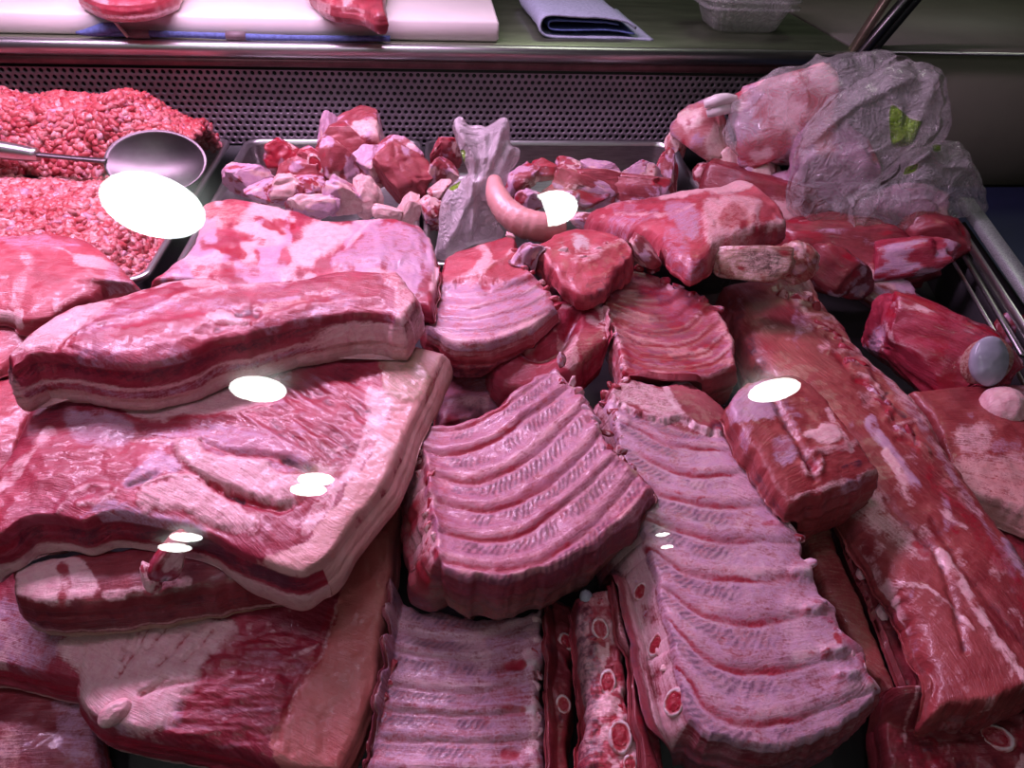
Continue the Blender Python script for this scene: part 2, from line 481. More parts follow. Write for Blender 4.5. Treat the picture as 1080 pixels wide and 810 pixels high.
def slab(name, mat, tl, tr, br, bl, top=(), right=(), bottom=(), left=(), z=(.1, .1, .1, .1), t=.04, step=1.6, bulge=.004, r=.008,
         rag=.0012, ragf=90, wb=.004, flare=0.0, wallnoise=.0015, feat=None, wall=None, lump=1.2, lumpf=28, seed=0, fib=0.0, rind=None,
         parent=None, drape=True, minth=.008, sag=0.0, gap=.0012, hm=True, zmid=None):
    """a piece of meat as a closed body: top sheet spanned by four edges traced anti-x, rounded rim, side wall, underside resting on what lies below"""
    E = [np.array([tl, *top, tr], float), np.array([tr, *right, br], float), np.array([bl, *bottom, br], float), np.array([tl, *left, bl], float)]
    r = r * .62; wb = wb * .6
    plen = [np.linalg.norm(np.diff(e, axis=0), axis=1).sum() for e in E]
    nu = int(np.clip(max(plen[0], plen[2]) / step, 10, 260)); nv = int(np.clip(max(plen[1], plen[3]) / step, 10, 260))
    def edge(e, za, zb, n, zm=None):
        q = spline(e, n)
        s = np.concatenate([[0], np.cumsum(np.linalg.norm(np.diff(q, axis=0), axis=1))]); s /= s[-1]
        zz = za + (zb - za) * s
        if zm is not None: zz = zz + (zm - (za + zb) / 2) * 4 * s * (1 - s)
        return at(q[:, 0], q[:, 1], zz)
    zmT, zmR, zmB, zmL = zmid or (None,) * 4
    T = edge(E[0], z[0], z[1], nu, zmT); R = edge(E[1], z[1], z[2], nv, zmR); B = edge(E[2], z[3], z[2], nu, zmB); L = edge(E[3], z[0], z[3], nv, zmL)
    S = coons(T, B, L, R)
    P = S.reshape(-1, 3).copy()
    u = np.tile(np.linspace(0, 1, nu), nv); v = np.repeat(np.linspace(0, 1, nv), nu)
    Lu = (np.linalg.norm(np.diff(T, axis=0), axis=1).sum() + np.linalg.norm(np.diff(B, axis=0), axis=1).sum()) / 2
    Lv = (np.linalg.norm(np.diff(L, axis=0), axis=1).sum() + np.linalg.norm(np.diff(R, axis=0), axis=1).sum()) / 2
    # ragged outline: shift in the sheet's plane, fading inwards
    dB = np.stack([u * Lu, (1 - u) * Lu, v * Lv, (1 - v) * Lv], 1)
    de = dB.min(1)
    if rag:
        fade = np.exp(-de / .012)
        P[:, 0] += rag * fade * fbm(P, ragf, 3, seed + 1) * 2; P[:, 1] += rag * fade * fbm(P, ragf, 3, seed + 2) * 2
    Q = project(P)
    ft = Feat(Q, None); ft.u, ft.v, ft.P, ft.Lu, ft.Lv, ft.de = u, v, P, Lu, Lv, de
    if feat: feat(ft)
    hh = bulge * (16 * u * (1 - u) * v * (1 - v)) ** .6 + ft.h * sstep(0, .006, de) + lump * 1e-3 * (fbm(P, lumpf, 3, seed + 3) + .35 * fbm(P, lumpf * 4, 3, seed + 4)) * sstep(0, .004, de)
    rr = np.clip(de / r, 0, 1)
    hh -= r * (1 - np.sqrt(1 - (1 - rr) ** 2))
    P[:, 2] += hh
    idx = np.arange(nu * nv).reshape(nv, nu)
    f_top = np.stack([idx[:-1, :-1], idx[1:, :-1], idx[1:, 1:], idx[:-1, 1:]], -1).reshape(-1, 4)
    per = np.concatenate([idx[0, :-1], idx[:-1, -1], idx[-1, :0:-1], idx[:0:-1, 0]])      # clockwise seen from above
    m = len(per)
    side = np.concatenate([np.full(nu - 1, 0), np.full(nv - 1, 1), np.full(nu - 1, 2), np.full(nv - 1, 3)])
    par = np.concatenate([np.linspace(0, 1, nu)[:-1], np.linspace(0, 1, nv)[:-1], np.linspace(1, 0, nu)[:-1], np.linspace(1, 0, nv)[:-1]])
    pe = P[per]
    tan = np.roll(pe, -3, 0) - np.roll(pe, 3, 0); tan[:, 2] = 0
    tan /= np.maximum(np.linalg.norm(tan, axis=1, keepdims=True), 1e-9)
    out = np.stack([-tan[:, 1], tan[:, 0], np.zeros(m)], 1)
    for _ in range(4): out = (np.roll(out, 1, 0) + out + np.roll(out, -1, 0)) / 3
    out /= np.maximum(np.linalg.norm(out, axis=1, keepdims=True), 1e-9)
    if np.isscalar(t): ts = np.full(m, float(t))
    else:
        ts = np.array(t, float)[side]
        k = max(3, m // 40); pad = np.concatenate([ts[-k:], ts, ts[:k]])
        ts = np.convolve(pad, np.ones(2 * k + 1) / (2 * k + 1), 'valid')
    fl = np.full(m, float(flare)) if np.isscalar(flare) else np.array(flare, float)[side]
    for _ in range(10): fl = (np.roll(fl, 1) + fl + np.roll(fl, -1)) / 3
    nw = int(np.clip(np.median(ts) / .0016, 8, 40))
    rings = []; w_all = []
    arc_p = np.cumsum(np.linalg.norm(np.diff(pe, axis=0, append=pe[:1]), axis=1))
    for k in range(1, nw + 1):
        w = k / nw
        q = pe.copy(); q[:, 2] -= np.maximum(ts - r, .004) * w
        q += out * (wb * math.sin(math.pi * w) + fl * w - (.35 * r * max(0, (w - .8) / .2) ** 2))[:, None]
        lay = np.stack([arc_p * 9, np.full(m, w * float(np.median(ts)) * 190), np.full(m, seed * 2.7)], 1)
        q += out * ((wallnoise * 1.5 * fbm(lay, 1.0, 3, seed + 6) + wallnoise * .7 * fbm(q, 60, 2, seed + 7)) * math.sin(math.pi * min(w * 1.2, 1)))[:, None]
        rings.append(q); w_all.append(np.full(m, w))
    RV = np.concatenate(rings); wv = np.concatenate(w_all)
    base = nu * nv
    ring_idx = [per] + [base + k * m + np.arange(m) for k in range(nw)]
    f_wall = []
    for a, b in zip(ring_idx[:-1], ring_idx[1:]):
        f_wall.append(np.stack([a, np.roll(a, -1), np.roll(b, -1), b], 1))
    # underside: shrinking rings to the middle
    last = rings[-1]; cen = last.mean(0)
    und = []
    for k in range(1, 7):
        s_ = 1 - k / 7
        und.append(cen + (last - cen) * s_)
    UV_ = np.concatenate(und + [cen[None]])
    ub = base + nw * m
    u_idx = [ring_idx[-1]] + [ub + k * m + np.arange(m) for k in range(6)]
    f_und = [np.stack([a, np.roll(a, -1), np.roll(b, -1), b], 1) for a, b in zip(u_idx[:-1], u_idx[1:])]
    ci = ub + 6 * m
    f_fan = np.stack([u_idx[-1], np.roll(u_idx[-1], -1), np.full(m, ci)], 1)
    V = np.concatenate([P, RV, UV_])
    # masks on the wall
    nW = len(RV); nU = len(UV_)
    ma = np.zeros((len(V), 4)); mb = np.zeros((len(V), 4))
    ma[:base] = ft.ma; mb[:base] = ft.mb
    wQ = project(RV)
    wf = Feat(wQ, None); wf.w = wv; wf.side = np.tile(side, nw); wf.par = np.tile(par, nw); wf.P = RV
    wf.n = fbm(RV, 45, 3, seed + 8)
    if wall: wall(wf)
    else:   # cut face: carries on from the rim, then plain lean
        f0 = np.tile(ft.ma[per], (nw, 1)); fade = (1 - sstep(.0, .35, wv + .2 * wf.n))[:, None]
        wf.ma[:] = f0 * fade
    if wf.h.any(): RV2 = RV + np.tile(out, (nw, 1)) * wf.h[:, None]; V[base:base + nW] = RV2
    ma[base:base + nW] = wf.ma; mb[base:base + nW] = wf.mb
    ma[base + nW:, :3] = wf.ma[-m:, :3].mean(0); mb[base + nW:] = wf.mb[-m:].mean(0)
    if drape:
        isn = np.zeros(len(V), bool); isn[:base] = True
        hf = HM.get(V)
        need = np.where(isn, hf + minth, hf + gap)
        lift = need - V[:, 2]
        up = float((lift[:base] > 0).mean())
        mx = float(lift[:base].max())
        LOG.append((name, round(up, 3), round(mx, 4)))
        V[:, 2] = np.maximum(V[:, 2], need)
        # keep wall rings below the ring above
        for k in range(1, nw):
            a = base + (k - 1) * m; b = base + k * m
            V[a:a + m, 2] = np.maximum(V[a:a + m, 2], V[b:b + m, 2])
        V[per, 2] = np.maximum(V[per, 2], V[base:base + m, 2])
    c, s_ = math.cos(fib), math.sin(fib)
    fu = np.concatenate([np.stack([u * Lu, v * Lv, 0 * u], 1), np.stack([np.tile(np.cumsum(np.linalg.norm(np.diff(pe, axis=0, append=pe[:1]), axis=1)), nw), wv * np.tile(ts, nw), 0 * wv + seed], 1), UV_])
    fu = np.stack([fu[:, 0] * c + fu[:, 1] * s_, -fu[:, 0] * s_ + fu[:, 1] * c, fu[:, 2] + seed], 1)
    quads = [f_top] + f_wall + f_und
    masks = {'ma': ma, 'mb': mb}
    pc = Piece(); pc.V = V; pc.quads = np.concatenate(quads); pc.tri = f_fan; pc.seed = seed
    # y axis points away, image v runs towards the viewer: orientation check
    if rind:
        thr, rname, rlabel = rind
        kthr = int(thr * nw)
        body_f = np.concatenate([f_top] + f_wall[:kthr]); rind_f = np.concatenate(f_wall[kthr:] + f_und)
        def sub(fq, ftri):
            used = np.unique(np.concatenate([fq.ravel()] + ([ftri.ravel()] if ftri is not None else [])))
            mp_ = np.full(len(V), -1); mp_[used] = np.arange(len(used))
            return used, mp_[fq], (mp_[ftri] if ftri is not None else None)
        ub_, qb, _ = sub(body_f, None)
        o = link_mesh(name, V[ub_], [qb], mat, parent, {k: a[ub_] for k, a in masks.items()}, fu[ub_])
        ur, qr, tr_ = sub(rind_f, f_fan)
        o2 = link_mesh(rname, V[ur], [qr, tr_], mat, o, {k: a[ur] for k, a in masks.items()}, fu[ur])
        if rlabel: o2['label'] = rlabel
    else:
        o = link_mesh(name, V, [pc.quads, pc.tri], mat, parent, masks, fu)
    if hm: HM.add(V)
    pc.o = o
    return pc

# ------------------------------------------------------------------ lumps of meat and bone
_ICO = {}
def ico(n):
    if n not in _ICO:
        import bmesh
        bm = bmesh.new(); bmesh.ops.create_icosphere(bm, subdivisions=n, radius=1.0)
        _ICO[n] = (np.array([v.co[:] for v in bm.verts]), np.array([[v.index for v in f.verts] for f in bm.faces])); bm.free()
    return _ICO[n]

def rotm(rx, ry, rz):
    return np.array(Matrix.Rotation(rz, 3, 'Z') @ Matrix.Rotation(ry, 3, 'Y') @ Matrix.Rotation(rx, 3, 'X'))

def view_axes(px, py):
    d = ray(px, py); rt = _n(np.cross(d, (0, 0, 1))); up = np.cross(rt, d); return rt, up, -d

def lump(name, mat, px, py, w, h, z, depth=.8, seed=0, cuts=5, sub=4, noise=.16, nf=1.6, tilt=0.0, fat=.25, memb=.2, blood=.1, feat=None, power=2.6, drape=True, hm=True, parent=None, gap=.001, mirror=False):
    """an irregular chopped piece about w x h pixels big around its own centre"""
    V, Fc = ico(sub); rg = np.random.default_rng(seed * 7919 + 13)
    P = V.copy()
    P = np.sign(P) * np.abs(P) ** (2 / power)
    P = P + V * (noise * fbm(V, nf, 3, seed))[:, None]
    for k in range(cuts):
        n = _n(rg.normal(size=3)); d = rg.uniform(.5, .8)
        e = P @ n - d
        P = P - np.maximum(e, 0)[:, None] * n * .94
    ext = (P.max(0) - P.min(0)) / 2; P = (P - (P.max(0) + P.min(0)) / 2) / ext
    P += V * (.05 * fbm(V, 4.5, 4, seed + 5, gain=.6) - .06 * (1 - np.abs(fbm(V, 1.8, 2, seed + 8)) * 3.5).clip(0, 1) ** 3)[:, None]
    m = mpp(px, py, z)
    rt, up, bk = view_axes(px, py)
    a = math.radians(tilt)
    ax = math.cos(a) * rt + math.sin(a) * up; ay = -math.sin(a) * rt + math.cos(a) * up
    sx, sy = w / 2 * m, h / 2 * m; sz = depth * min(sx, sy) if depth < 5 else depth
    c = at(px, py, z)
    X = c + P[:, :1] * sx * ax + P[:, 1:2] * sy * ay + P[:, 2:] * sz * bk
    Q = project(X)
    ft = Feat(Q, None); ft.P = X; ft.L = P
    ft.put('fat', np.clip(sstep(1 - fat * 1.7, 1.25 - fat * 1.7, .5 + .9 * fbm(P, 1.3, 4, seed + 20)), 0, 1))
    ft.put('memb', np.clip(.9 * sstep(1 - memb * 1.7, 1.3 - memb * 1.7, .5 + .9 * fbm(P, 1.5, 4, seed + 30)), 0, 1))
    ft.put('blood', np.clip(.9 * sstep(1 - blood * 1.7, 1.2 - blood * 1.7, .5 + .9 * fbm(P, 2.2, 4, seed + 40)), 0, 1))
    if feat: feat(ft)
    if ft.h.any():
        N = vnormals(X, [Fc]); X = X + N * ft.h[:, None]
    if drape:
        hf = HM.get(X, smooth=False) + gap
        LOG.append((name + str(seed), round(float((X[:, 2] < hf).mean()), 2), round(float((hf - X[:, 2]).max()), 3)))
        X[:, 2] = np.maximum(X[:, 2], hf)
    fu = P[:, [0, 1, 2]] * np.array([sx, sy, sz]) + seed
    o = link_mesh(name, X, [Fc], mat, parent, {'ma': ft.ma, 'mb': ft.mb}, fu)
    if hm: HM.add(X)
    pc = Piece(); pc.o = o; pc.V = X; pc.quads = np.zeros((0, 4), int); pc.tri = Fc
    return pc

def surf(pc, px, py, rad=6):
    """nearest visible point of a piece at a picture position, with its normal"""
    if not hasattr(pc, 'N'): pc.N = vnormals(pc.V, [pc.quads, pc.tri]); pc.Q = project(pc.V)
    c = pc.V.mean(0)
    D = CAM - pc.V; dist = np.linalg.norm(D, axis=1)
    N = pc.N
    e = np.linalg.norm(pc.Q - np.array([px, py]), axis=1)
    k = np.where(e < rad)[0]
    if len(k) == 0: k = np.argsort(e)[:6]
    near = k[dist[k] < dist[k].min() + .012]
    p = pc.V[near].mean(0); n = N[near].mean(0)
    # a point exactly on the viewing ray at that distance
    d = ray(px, py); p = CAM + d * ((p - CAM) @ d)
    if n @ (CAM - p) < 0: n = -n
    return p, _n(n)

def disc_bone(pc, px, py, rx, ry, mat, name='rib_end', tilt=0.0, n=None, proud=.3, red=True, seed=0, face=.5, label=None, kind='marrow'):
    """sawn bone end set into a piece: pale rim round a red spongy middle"""
    p, nn = surf(pc, px, py)
    if n is not None: nn = _n(n)
    nn = _n((1 - face) * nn + face * _n(CAM - p))
    m = float(-((p - CAM) @ W2C.T)[2] / F)
    rt = _n(np.cross(nn, (0, 0, 1))); rt = rt if rt @ C2W[:, 0] > 0 else -rt
    up = np.cross(nn, rt)
    a = math.radians(tilt); ax = math.cos(a) * rt + math.sin(a) * up; ay = -math.sin(a) * rt + math.cos(a) * up
    V, Fc = ico(4)
    R = np.sqrt(V[:, 0] ** 2 + V[:, 1] ** 2)
    Pz = V[:, 2] if kind != 'marrow' else np.where(V[:, 2] > 0, np.minimum(V[:, 2], .55) - .12 * (1 - sstep(.5, .8, R)), V[:, 2])
    lx = V[:, 0] * (1 + .1 * fbm(V, 1.5, 2, seed)); ly = V[:, 1] * (1 + .1 * fbm(V, 1.5, 2, seed + 3))
    X = p + (lx * rx * m)[:, None] * ax + (ly * ry * m)[:, None] * ay + (Pz * min(rx, ry) * m * proud)[:, None] * nn * 2
    X += nn * (.0006 * fbm(X, 500, 2, seed))[:, None]
    ft = Feat(project(X), None)
    if kind == 'marrow':
        ft.put('bone', .9 * np.exp(-((R - .84) / .14) ** 2) * (V[:, 2] > -.1) * np.clip(.75 + fbm(V, 1.2, 2, seed), 0, 1)); ft.put('blood', (1 - sstep(.55, .78, R + .15 * fbm(V, 3, 2, seed))) * (V[:, 2] > 0) * .85)
        ft.put('fat', .8 * sstep(-.5, .2, fbm(V, 2, 3, seed + 9)) * sstep(.6, .8, R))
    elif kind == 'fat': ft.put('fat', .9 * np.ones(len(V))); X += nn * (.12 * min(rx, ry) * m * fbm(V, 2.2, 3, seed))[:, None]
    else: ft.put('bone', np.ones(len(V)))
    o = link_mesh(name, X, [Fc], mat, pc.o, {'ma': ft.ma, 'mb': ft.mb}, X)
    if label: o['label'] = label
    if kind == 'marrow':
        V2, F2 = ico(3); q = V2 * (1 + .14 * fbm(V2, 2.4, 3, seed + 9))[:, None]
        X2 = p + (q[:, 0] * rx * m * .60)[:, None] * ax + (q[:, 1] * ry * m * .60)[:, None] * ay + ((q[:, 2] * .16 + .40) * min(rx, ry) * m * proud * 2)[:, None] * nn
        X2 += nn * (.0009 * fbm(X2, 700, 2, seed))[:, None]
        b_ = np.zeros((len(X2), 4)); b_[:, 2] = .75 + .25 * fbm(X2, 300, 2, seed)
        link_mesh('marrow', X2, [F2], mat, o, {'ma': b_, 'mb': np.zeros((len(X2), 4))}, X2)['label'] = 'red spongy marrow'
    return o

def fringe(pc, pts, n, w, h, mat, name, seed=0, fat=.5, memb=.3, blood=.3, tan=0.0, tilt=0, jit=3.0, sink=.25):
    """ragged bits standing along a rim, each a part of its piece"""
    rg = np.random.default_rng(seed)
    for k, p in enumerate(spline(np.asarray(pts, float), n)):
        q = p + rg.normal(0, jit, 2); s_, nn = surf(pc, *q)
        ww, hh = w * rg.uniform(.6, 1.35), h * rg.uniform(.6, 1.35)
        s_ = s_ - nn * sink * hh * mpp(q[0], q[1], float(s_[2]))
        qq = project(s_)
        def ft_(f):
            f.put('tan', tan * np.ones(len(f.h)))
        lump(name, mat, float(qq[0]), float(qq[1]), ww, hh, float(s_[2]), depth=.8, seed=seed * 31 + k, cuts=4, sub=3, noise=.34, tilt=tilt + rg.uniform(-40, 40), fat=fat * rg.uniform(.3, 1.6), memb=memb * rg.uniform(.3, 1.6), blood=blood * rg.uniform(.2, 1.8), feat=ft_, drape=False, hm=False, parent=pc.o)
# ================================================================== the case
STEEL = plain_mat('brushed_steel', (.55, .54, .53, 1), .34, 1.0, .10, 30, aniso=(1, 60, 60))
STEEL_D = plain_mat('dark_steel', (.20, .19, .19, 1), .36, 1.0, .15, 25, aniso=(1, 30, 30))
TRAYM = plain_mat('tray_steel', (.40, .38, .38, 1), .30, 1.0, .14, 20, aniso=(2, 20, 20))
BLACKM = plain_mat('black_paint', (.012, .012, .014, 1), .6)
PERFM = plain_mat('grille_metal', (.30, .25, .29, 1), .45, .55, .10, 22)
DECKM = plain_mat('deck_steel', (.05, .045, .05, 1), .45, .6, .2, 12)
TABLEM = plain_mat('worktop_steel', (.20, .23, .15, 1), .33, .75, .14, 9, aniso=(1, 5, 1))
LIPM = plain_mat('lip_metal', (.16, .07, .075, 1), .4, .5, .2, 40)
YB = 1.158

MB().box((-1.3, .02, -.04), (1.3, YB + .10, 0)).build('floor', DECKM)
tag(bpy.data.objects['floor'], kind='structure')
HM.h[:] = 0

# rear worktop with rolled steel front edge
m = MB(); m.box((-1.4, YB - .004, .200), (.66, 1.75, .228), bevel=.003)
wt = m.build('worktop', TABLEM); tag(wt, 'steel worktop running along the back of the display case', 'worktop')
m = MB(); m.box((-1.4, YB - .022, .206), (.66, YB - .004, .2285), bevel=.006)
m.build('front_edge', STEEL, wt)
m = MB(); m.box((-1.4, YB - .016, .194), (.66, YB - .002, .2058), bevel=.002)
m.build('lip', LIPM, wt)

# perforated back panel with real holes
def grille(x0, x1, z0, z1, y, pitch, rad, thick):
    V, F = [], []
    ph = pitch * .866
    rows = int((z1 - z0) / ph); ang = [math.pi / 4 * k + math.pi / 8 for k in range(8)]
    sq = [(1, .414), (.414, 1), (-.414, 1), (-1, .414), (-1, -.414), (-.414, -1), (.414, -1), (1, -.414)]
    for r in range(rows):
        zc = z1 - (r + .5) * ph
        n = int((x1 - x0) / pitch)
        for k in range(n):
            xc = x0 + (k + (.5 if r % 2 else 1.0)) * pitch; b = len(V)
            V += [(xc + a * pitch / 2, y, zc + c * ph / 2) for a, c in sq]
            V += [(xc + rad * math.cos(t), y, zc + rad * math.sin(t)) for t in ang]
            V += [(xc + rad * math.cos(t), y + thick, zc + rad * math.sin(t)) for t in ang]
            for j in range(8):
                i = (j + 1) % 8
                F.append((b + j, b + i, b + 8 + i, b + 8 + j)); F.append((b + 8 + j, b + 8 + i, b + 16 + i, b + 16 + j))
            # the four corner bits of the cell
            cb = len(V); V += [(xc + a * pitch / 2, y, zc + c * ph / 2) for a, c in ((1, 1), (-1, 1), (-1, -1), (1, -1))]
            F += [(cb, b + 1, b + 0, b + 0), ]
            F.pop()
            F += [(cb, b + 1, b + 0), (cb + 1, b + 3, b + 2), (cb + 2, b + 5, b + 4), (cb + 3, b + 7, b + 6)]
    return V, F
V, Fq = grille(-1.35, .655, .070, .186, YB, .0108, .0034, .003)
m = MB(); m.add(V, Fq); gp = m.build('wall_back', PERFM); tag(gp, kind='structure')
m = MB(); m.box((-1.35, YB + .006, .0), (.66, YB + .03, .199)); m.box((-1.35, YB - .0005, .0), (.66, YB + .004, .070))
tag(m.build('trim_1', BLACKM), kind='structure')

# trays
def tray(x0, x1, y0, y1, z, zf, label):
    root = empty('steel_tray', ((x0 + x1) / 2, (y0 + y1) / 2, zf)); tag(root, label, 'tray', 'steel trays along the back panel')
    n = 9; rc = .022
    def ring(off, zz):
        pts = []
        for (cx, cy, a0) in ((x1 - rc, y1 - rc, 0), (x0 + rc, y1 - rc, 90), (x0 + rc, y0 + rc, 180), (x1 - rc, y0 + rc, 270)):
            for k in range(n):
                a = math.radians(a0 + 90 * k / (n - 1)); r = max(rc - off, .002)
                pts.append((cx + math.copysign(0, 1) + r * math.cos(a) + (0), cy + r * math.sin(a), zz))
        P = np.array(pts); return P
    prof = [(.000, z - .006), (-.001, z), (.003, z + .0015), (.006, z), (.0075, z - .006), (.012, zf + .012), (.016, zf + .004), (.026, zf)]
    R = [ring(o, zz) for o, zz in prof]
    # shrink rings wholesale for offsets
    cx, cy = (x0 + x1) / 2, (y0 + y1) / 2
    V = []
    for (o, zz) in prof:
        P = ring(0, zz); sx = ((x1 - x0) / 2 - o) / ((x1 - x0) / 2); sy = ((y1 - y0) / 2 - o) / ((y1 - y0) / 2)
        P[:, 0] = cx + (P[:, 0] - cx) * sx; P[:, 1] = cy + (P[:, 1] - cy) * sy; V.append(P)
    k = len(V[0]); F = []
    for i in range(len(V) - 1):
        F += [(i * k + j, i * k + (j + 1) % k, (i + 1) * k + (j + 1) % k, (i + 1) * k + j) for j in range(k)]
    rim = MB(); rim.add(np.concatenate(V[:5]), [f for f in F if max(f) < 5 * k]); rim.build('rim', STEEL, root, smooth=True)
    b = MB(); Vb = np.concatenate(V[4:] + [V[-1] * 0 + np.array([cx, cy, zf])])
    kk = len(V[4:])
    Fb = [(i * k + j, i * k + (j + 1) % k, (i + 1) * k + (j + 1) % k, (i + 1) * k + j) for i in range(kk) for j in range(k)]
    b.add(Vb, Fb); b.build('tray_body', TRAYM, root, smooth=True)
    xs, ys = np.meshgrid(np.arange(x0, x1, .002), np.arange(y0, y1, .002))
    HM.add(np.stack([xs.ravel(), ys.ravel(), np.full(xs.size, zf)], 1))
    HM.add(np.concatenate(V[:5]))
    t = np.linspace(0, 1, 400)
    for a, c in (((x0, y0), (x1, y0)), ((x0, y1), (x1, y1)), ((x0, y0), (x0, y1)), ((x1, y0), (x1, y1))):
        HM.add(np.stack([a[0] + (c[0] - a[0]) * t, a[1] + (c[1] - a[1]) * t, np.full(400, z + .0015)], 1))
    return root
tray(-.86, -.329, .712, 1.148, .085, .020, 'large steel tray full of minced meat at the left')
tray(-.305, -.031, .74, 1.148, .085, .025, 'middle steel tray heaped with chopped meat chunks')
tray(-.024, .378, .74, 1.148, .085, .025, 'wide steel tray of bony meat pieces behind the small plastic bag')

# right hand end of the case: rails, glass, what stands beyond
a = at(985, 205, .10); b = at(1100, 372, .10)
def bar(p, q, w, h, mat, name, parent=None, bevel=.002, mb=None):
    p = np.asarray(p); q = np.asarray(q); d = _n(q - p); s = _n(np.cross(d, (0, 0, 1))); u = np.cross(s, d)
    M = np.eye(4); M[:3, 0] = d; M[:3, 1] = s; M[:3, 2] = u; M[:3, 3] = p
    mm = MB() if mb is None else mb
    mm.box((0, -w / 2, -h / 2), (np.linalg.norm(q - p), w / 2, h / 2), M=M, bevel=bevel)
    return None if mb is not None else mm.build(name, mat, parent)
rl = empty('end_rail', tuple(b)); tag(rl, 'metal glass channel along the right hand end of the case', 'rail')
bar(at(1018, 212, .11), at(1130, 372, .11), .020, .012, plain_mat('granular_steel', (.38, .40, .40, 1), .5, .6, .5, 900), 'top_channel', rl)
bar(at(1006, 232, .097), at(1120, 409, .097), .005, .012, STEEL, 'inner_strip', rl)
bar(at(1000, 240, .085), at(1080, 376, .085), .008, .006, STEEL_D, 'lower_strip', rl)
bar(at(992, 252, .075), at(1080, 405, .075), .004, .006, STEEL, 'edge_strip', rl)
m = MB()
p0, p1 = at(1006, 236, .09), at(1130, 420, .09)
q = np.array([p0, p1, p1 - [0, 0, .092], p0 - [0, 0, .092]]); m.add(np.concatenate([q, q + [.02, .006, 0]]), [(0, 1, 2, 3), (7, 6, 5, 4), (0, 4, 5, 1)])
tag(m.build('wall_right', DECKM), kind='structure')

# beyond the end glass
OLIVE = plain_mat('olive_panel', (.10, .098, .065, 1), .75, 0, .12, 5)
NAVY = plain_mat('navy_panel', (.012, .018, .055, 1), .5, 0, .12, 8)
m = MB(); m.box((.665, YB + .01, -.02), (1.9, YB + .06, .222))
tag(m.build('wall_far', OLIVE), kind='structure')
m = MB(); m.box((.665, YB + .01, .2225), (1.9, 1.75, .23)); tag(m.build('trim_2', plain_mat('olive_top', (.10, .10, .07, 1), .6, 0, .1, 6)), kind='structure')
m = MB(); m.box((.662, YB + .0, .2235), (1.9, YB + .01, .2268)); tag(m.build('trim_3', STEEL), kind='structure')
m = MB(); m.box((.74, .25, -.06), (1.7, YB - .002, float(at_y(1060, 196, YB)[2])), bevel=.004)
tag(m.build('navy_cabinet', NAVY), 'dark navy blue cabinet top standing beyond the right hand rail', 'cabinet')

# leaning corner post
pr = empty('corner_post', tuple(at_y(884, 60, YB - .01))); tag(pr, 'dark leaning metal corner post above the plastic wrapped meat', 'post')
def lean(p0, p1, y0, y1, w, mat, name, d=.012):
    bar(at_y(*p0, y0), at_y(*p1, y1), w, d, mat, name, pr)
lean((902, 62), (973, -22), YB - .006, YB - .006, .016, STEEL_D, 'post_face')
lean((913, 62), (984, -22), YB - .004, YB - .004, .014, BLACKM, 'dark_seal')
lean((894, 62), (948, -22), YB + .004, YB + .004, .016, plain_mat('post_bronze', (.18, .14, .10, 1), .4, .6), 'back_face')

# things on the worktop
ZT = .2285
pl, prt = at(-60, 42, ZT), at(526, 47, ZT)
m = MB(); m.box((-1.2, YB + .004, ZT + .0005), (float(at_y(526, 47, YB + .004)[0]), 1.72, ZT + .030), bevel=.004)
cb = m.build('cutting_board', plain_mat('white_plastic', (.80, .74, .70, 1), .5, 0, .05, 6))
tag(cb, 'thick white plastic cutting board on the rear worktop', 'cutting board')
HB = ZT + .0305
# ================================================================== meat
LEAN = meat_mat('pork_lean')
PINK = meat_mat('pork_pink', (.38, .034, .054), (.55, .098, .125))
BELLY = meat_mat('pork_belly_low', skin=(.56, .17, .16, 1))
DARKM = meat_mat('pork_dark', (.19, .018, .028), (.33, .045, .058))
BROWN = meat_mat('pork_brown', (.25, .026, .032), (.39, .072, .074))
RIBM = meat_mat('pork_rib', (.27, .030, .048), (.40, .080, .105), fat=(.76, .50, .53, 1), memb=(.60, .365, .44, 1), fibre=.2, dark=(.14, .05, .09, 1))
RIBR = meat_mat('pork_rib_red', (.28, .028, .042), (.42, .08, .10), fat=(.74, .42, .45, 1), memb=(.52, .22, .29, 1), fibre=.2, dark=(.15, .03, .06, 1))
BONEM = meat_mat('bone_and_marrow', (.40, .05, .06), (.5, .1, .1), fibre=.1)

CART = plain_mat('cartilage', (.36, .36, .43, 1), .22, 0, .12, 60, bump=.0006)
def belly_wall(front=(2,), skin=.22, fatw=.30, seed=0):
    """cut side of a belly: dark lean under the rim, pale fat seams, rind at the foot"""
    def f(w):
        u = w.w + .06 * w.n
        w.put('blood', .55 * (1 - sstep(.0, .22, u)))
        w.put('fat', .95 * np.exp(-((u - .36) / .055) ** 2))
        w.put('memb', .6 * np.exp(-((u - .50) / .09) ** 2))
        w.put('fat', .9 * sstep(1 - fatw - .08, 1 - fatw + .06, u))
        w.put('skin', .75 * sstep(1 - skin - .04, 1 - skin + .05, u))
    return f
def lean_wall(blood=.3, dark=.25, fat=.2):
    def f(w):
        w.put('blood', blood * np.clip(.6 + w.n, 0, 1)); w.put('dark', dark * np.ones(len(w.w)) * np.clip(.5 + w.n, 0, 1))
        w.put('fat', fat * sstep(.2, .5, w.n) * np.ones(len(w.w)))
    return f

# ---------------------------------------------------------------- lowest layer
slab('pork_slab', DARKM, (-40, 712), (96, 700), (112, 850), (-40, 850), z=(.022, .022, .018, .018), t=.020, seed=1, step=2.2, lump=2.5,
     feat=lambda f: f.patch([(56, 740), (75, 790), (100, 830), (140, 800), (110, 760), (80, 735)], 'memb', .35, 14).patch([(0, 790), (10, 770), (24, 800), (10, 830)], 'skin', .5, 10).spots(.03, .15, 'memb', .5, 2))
tag(bpy.data.objects['pork_slab'], 'dark meat slab lowest at the bottom left, under the fat streaked slab', 'meat')

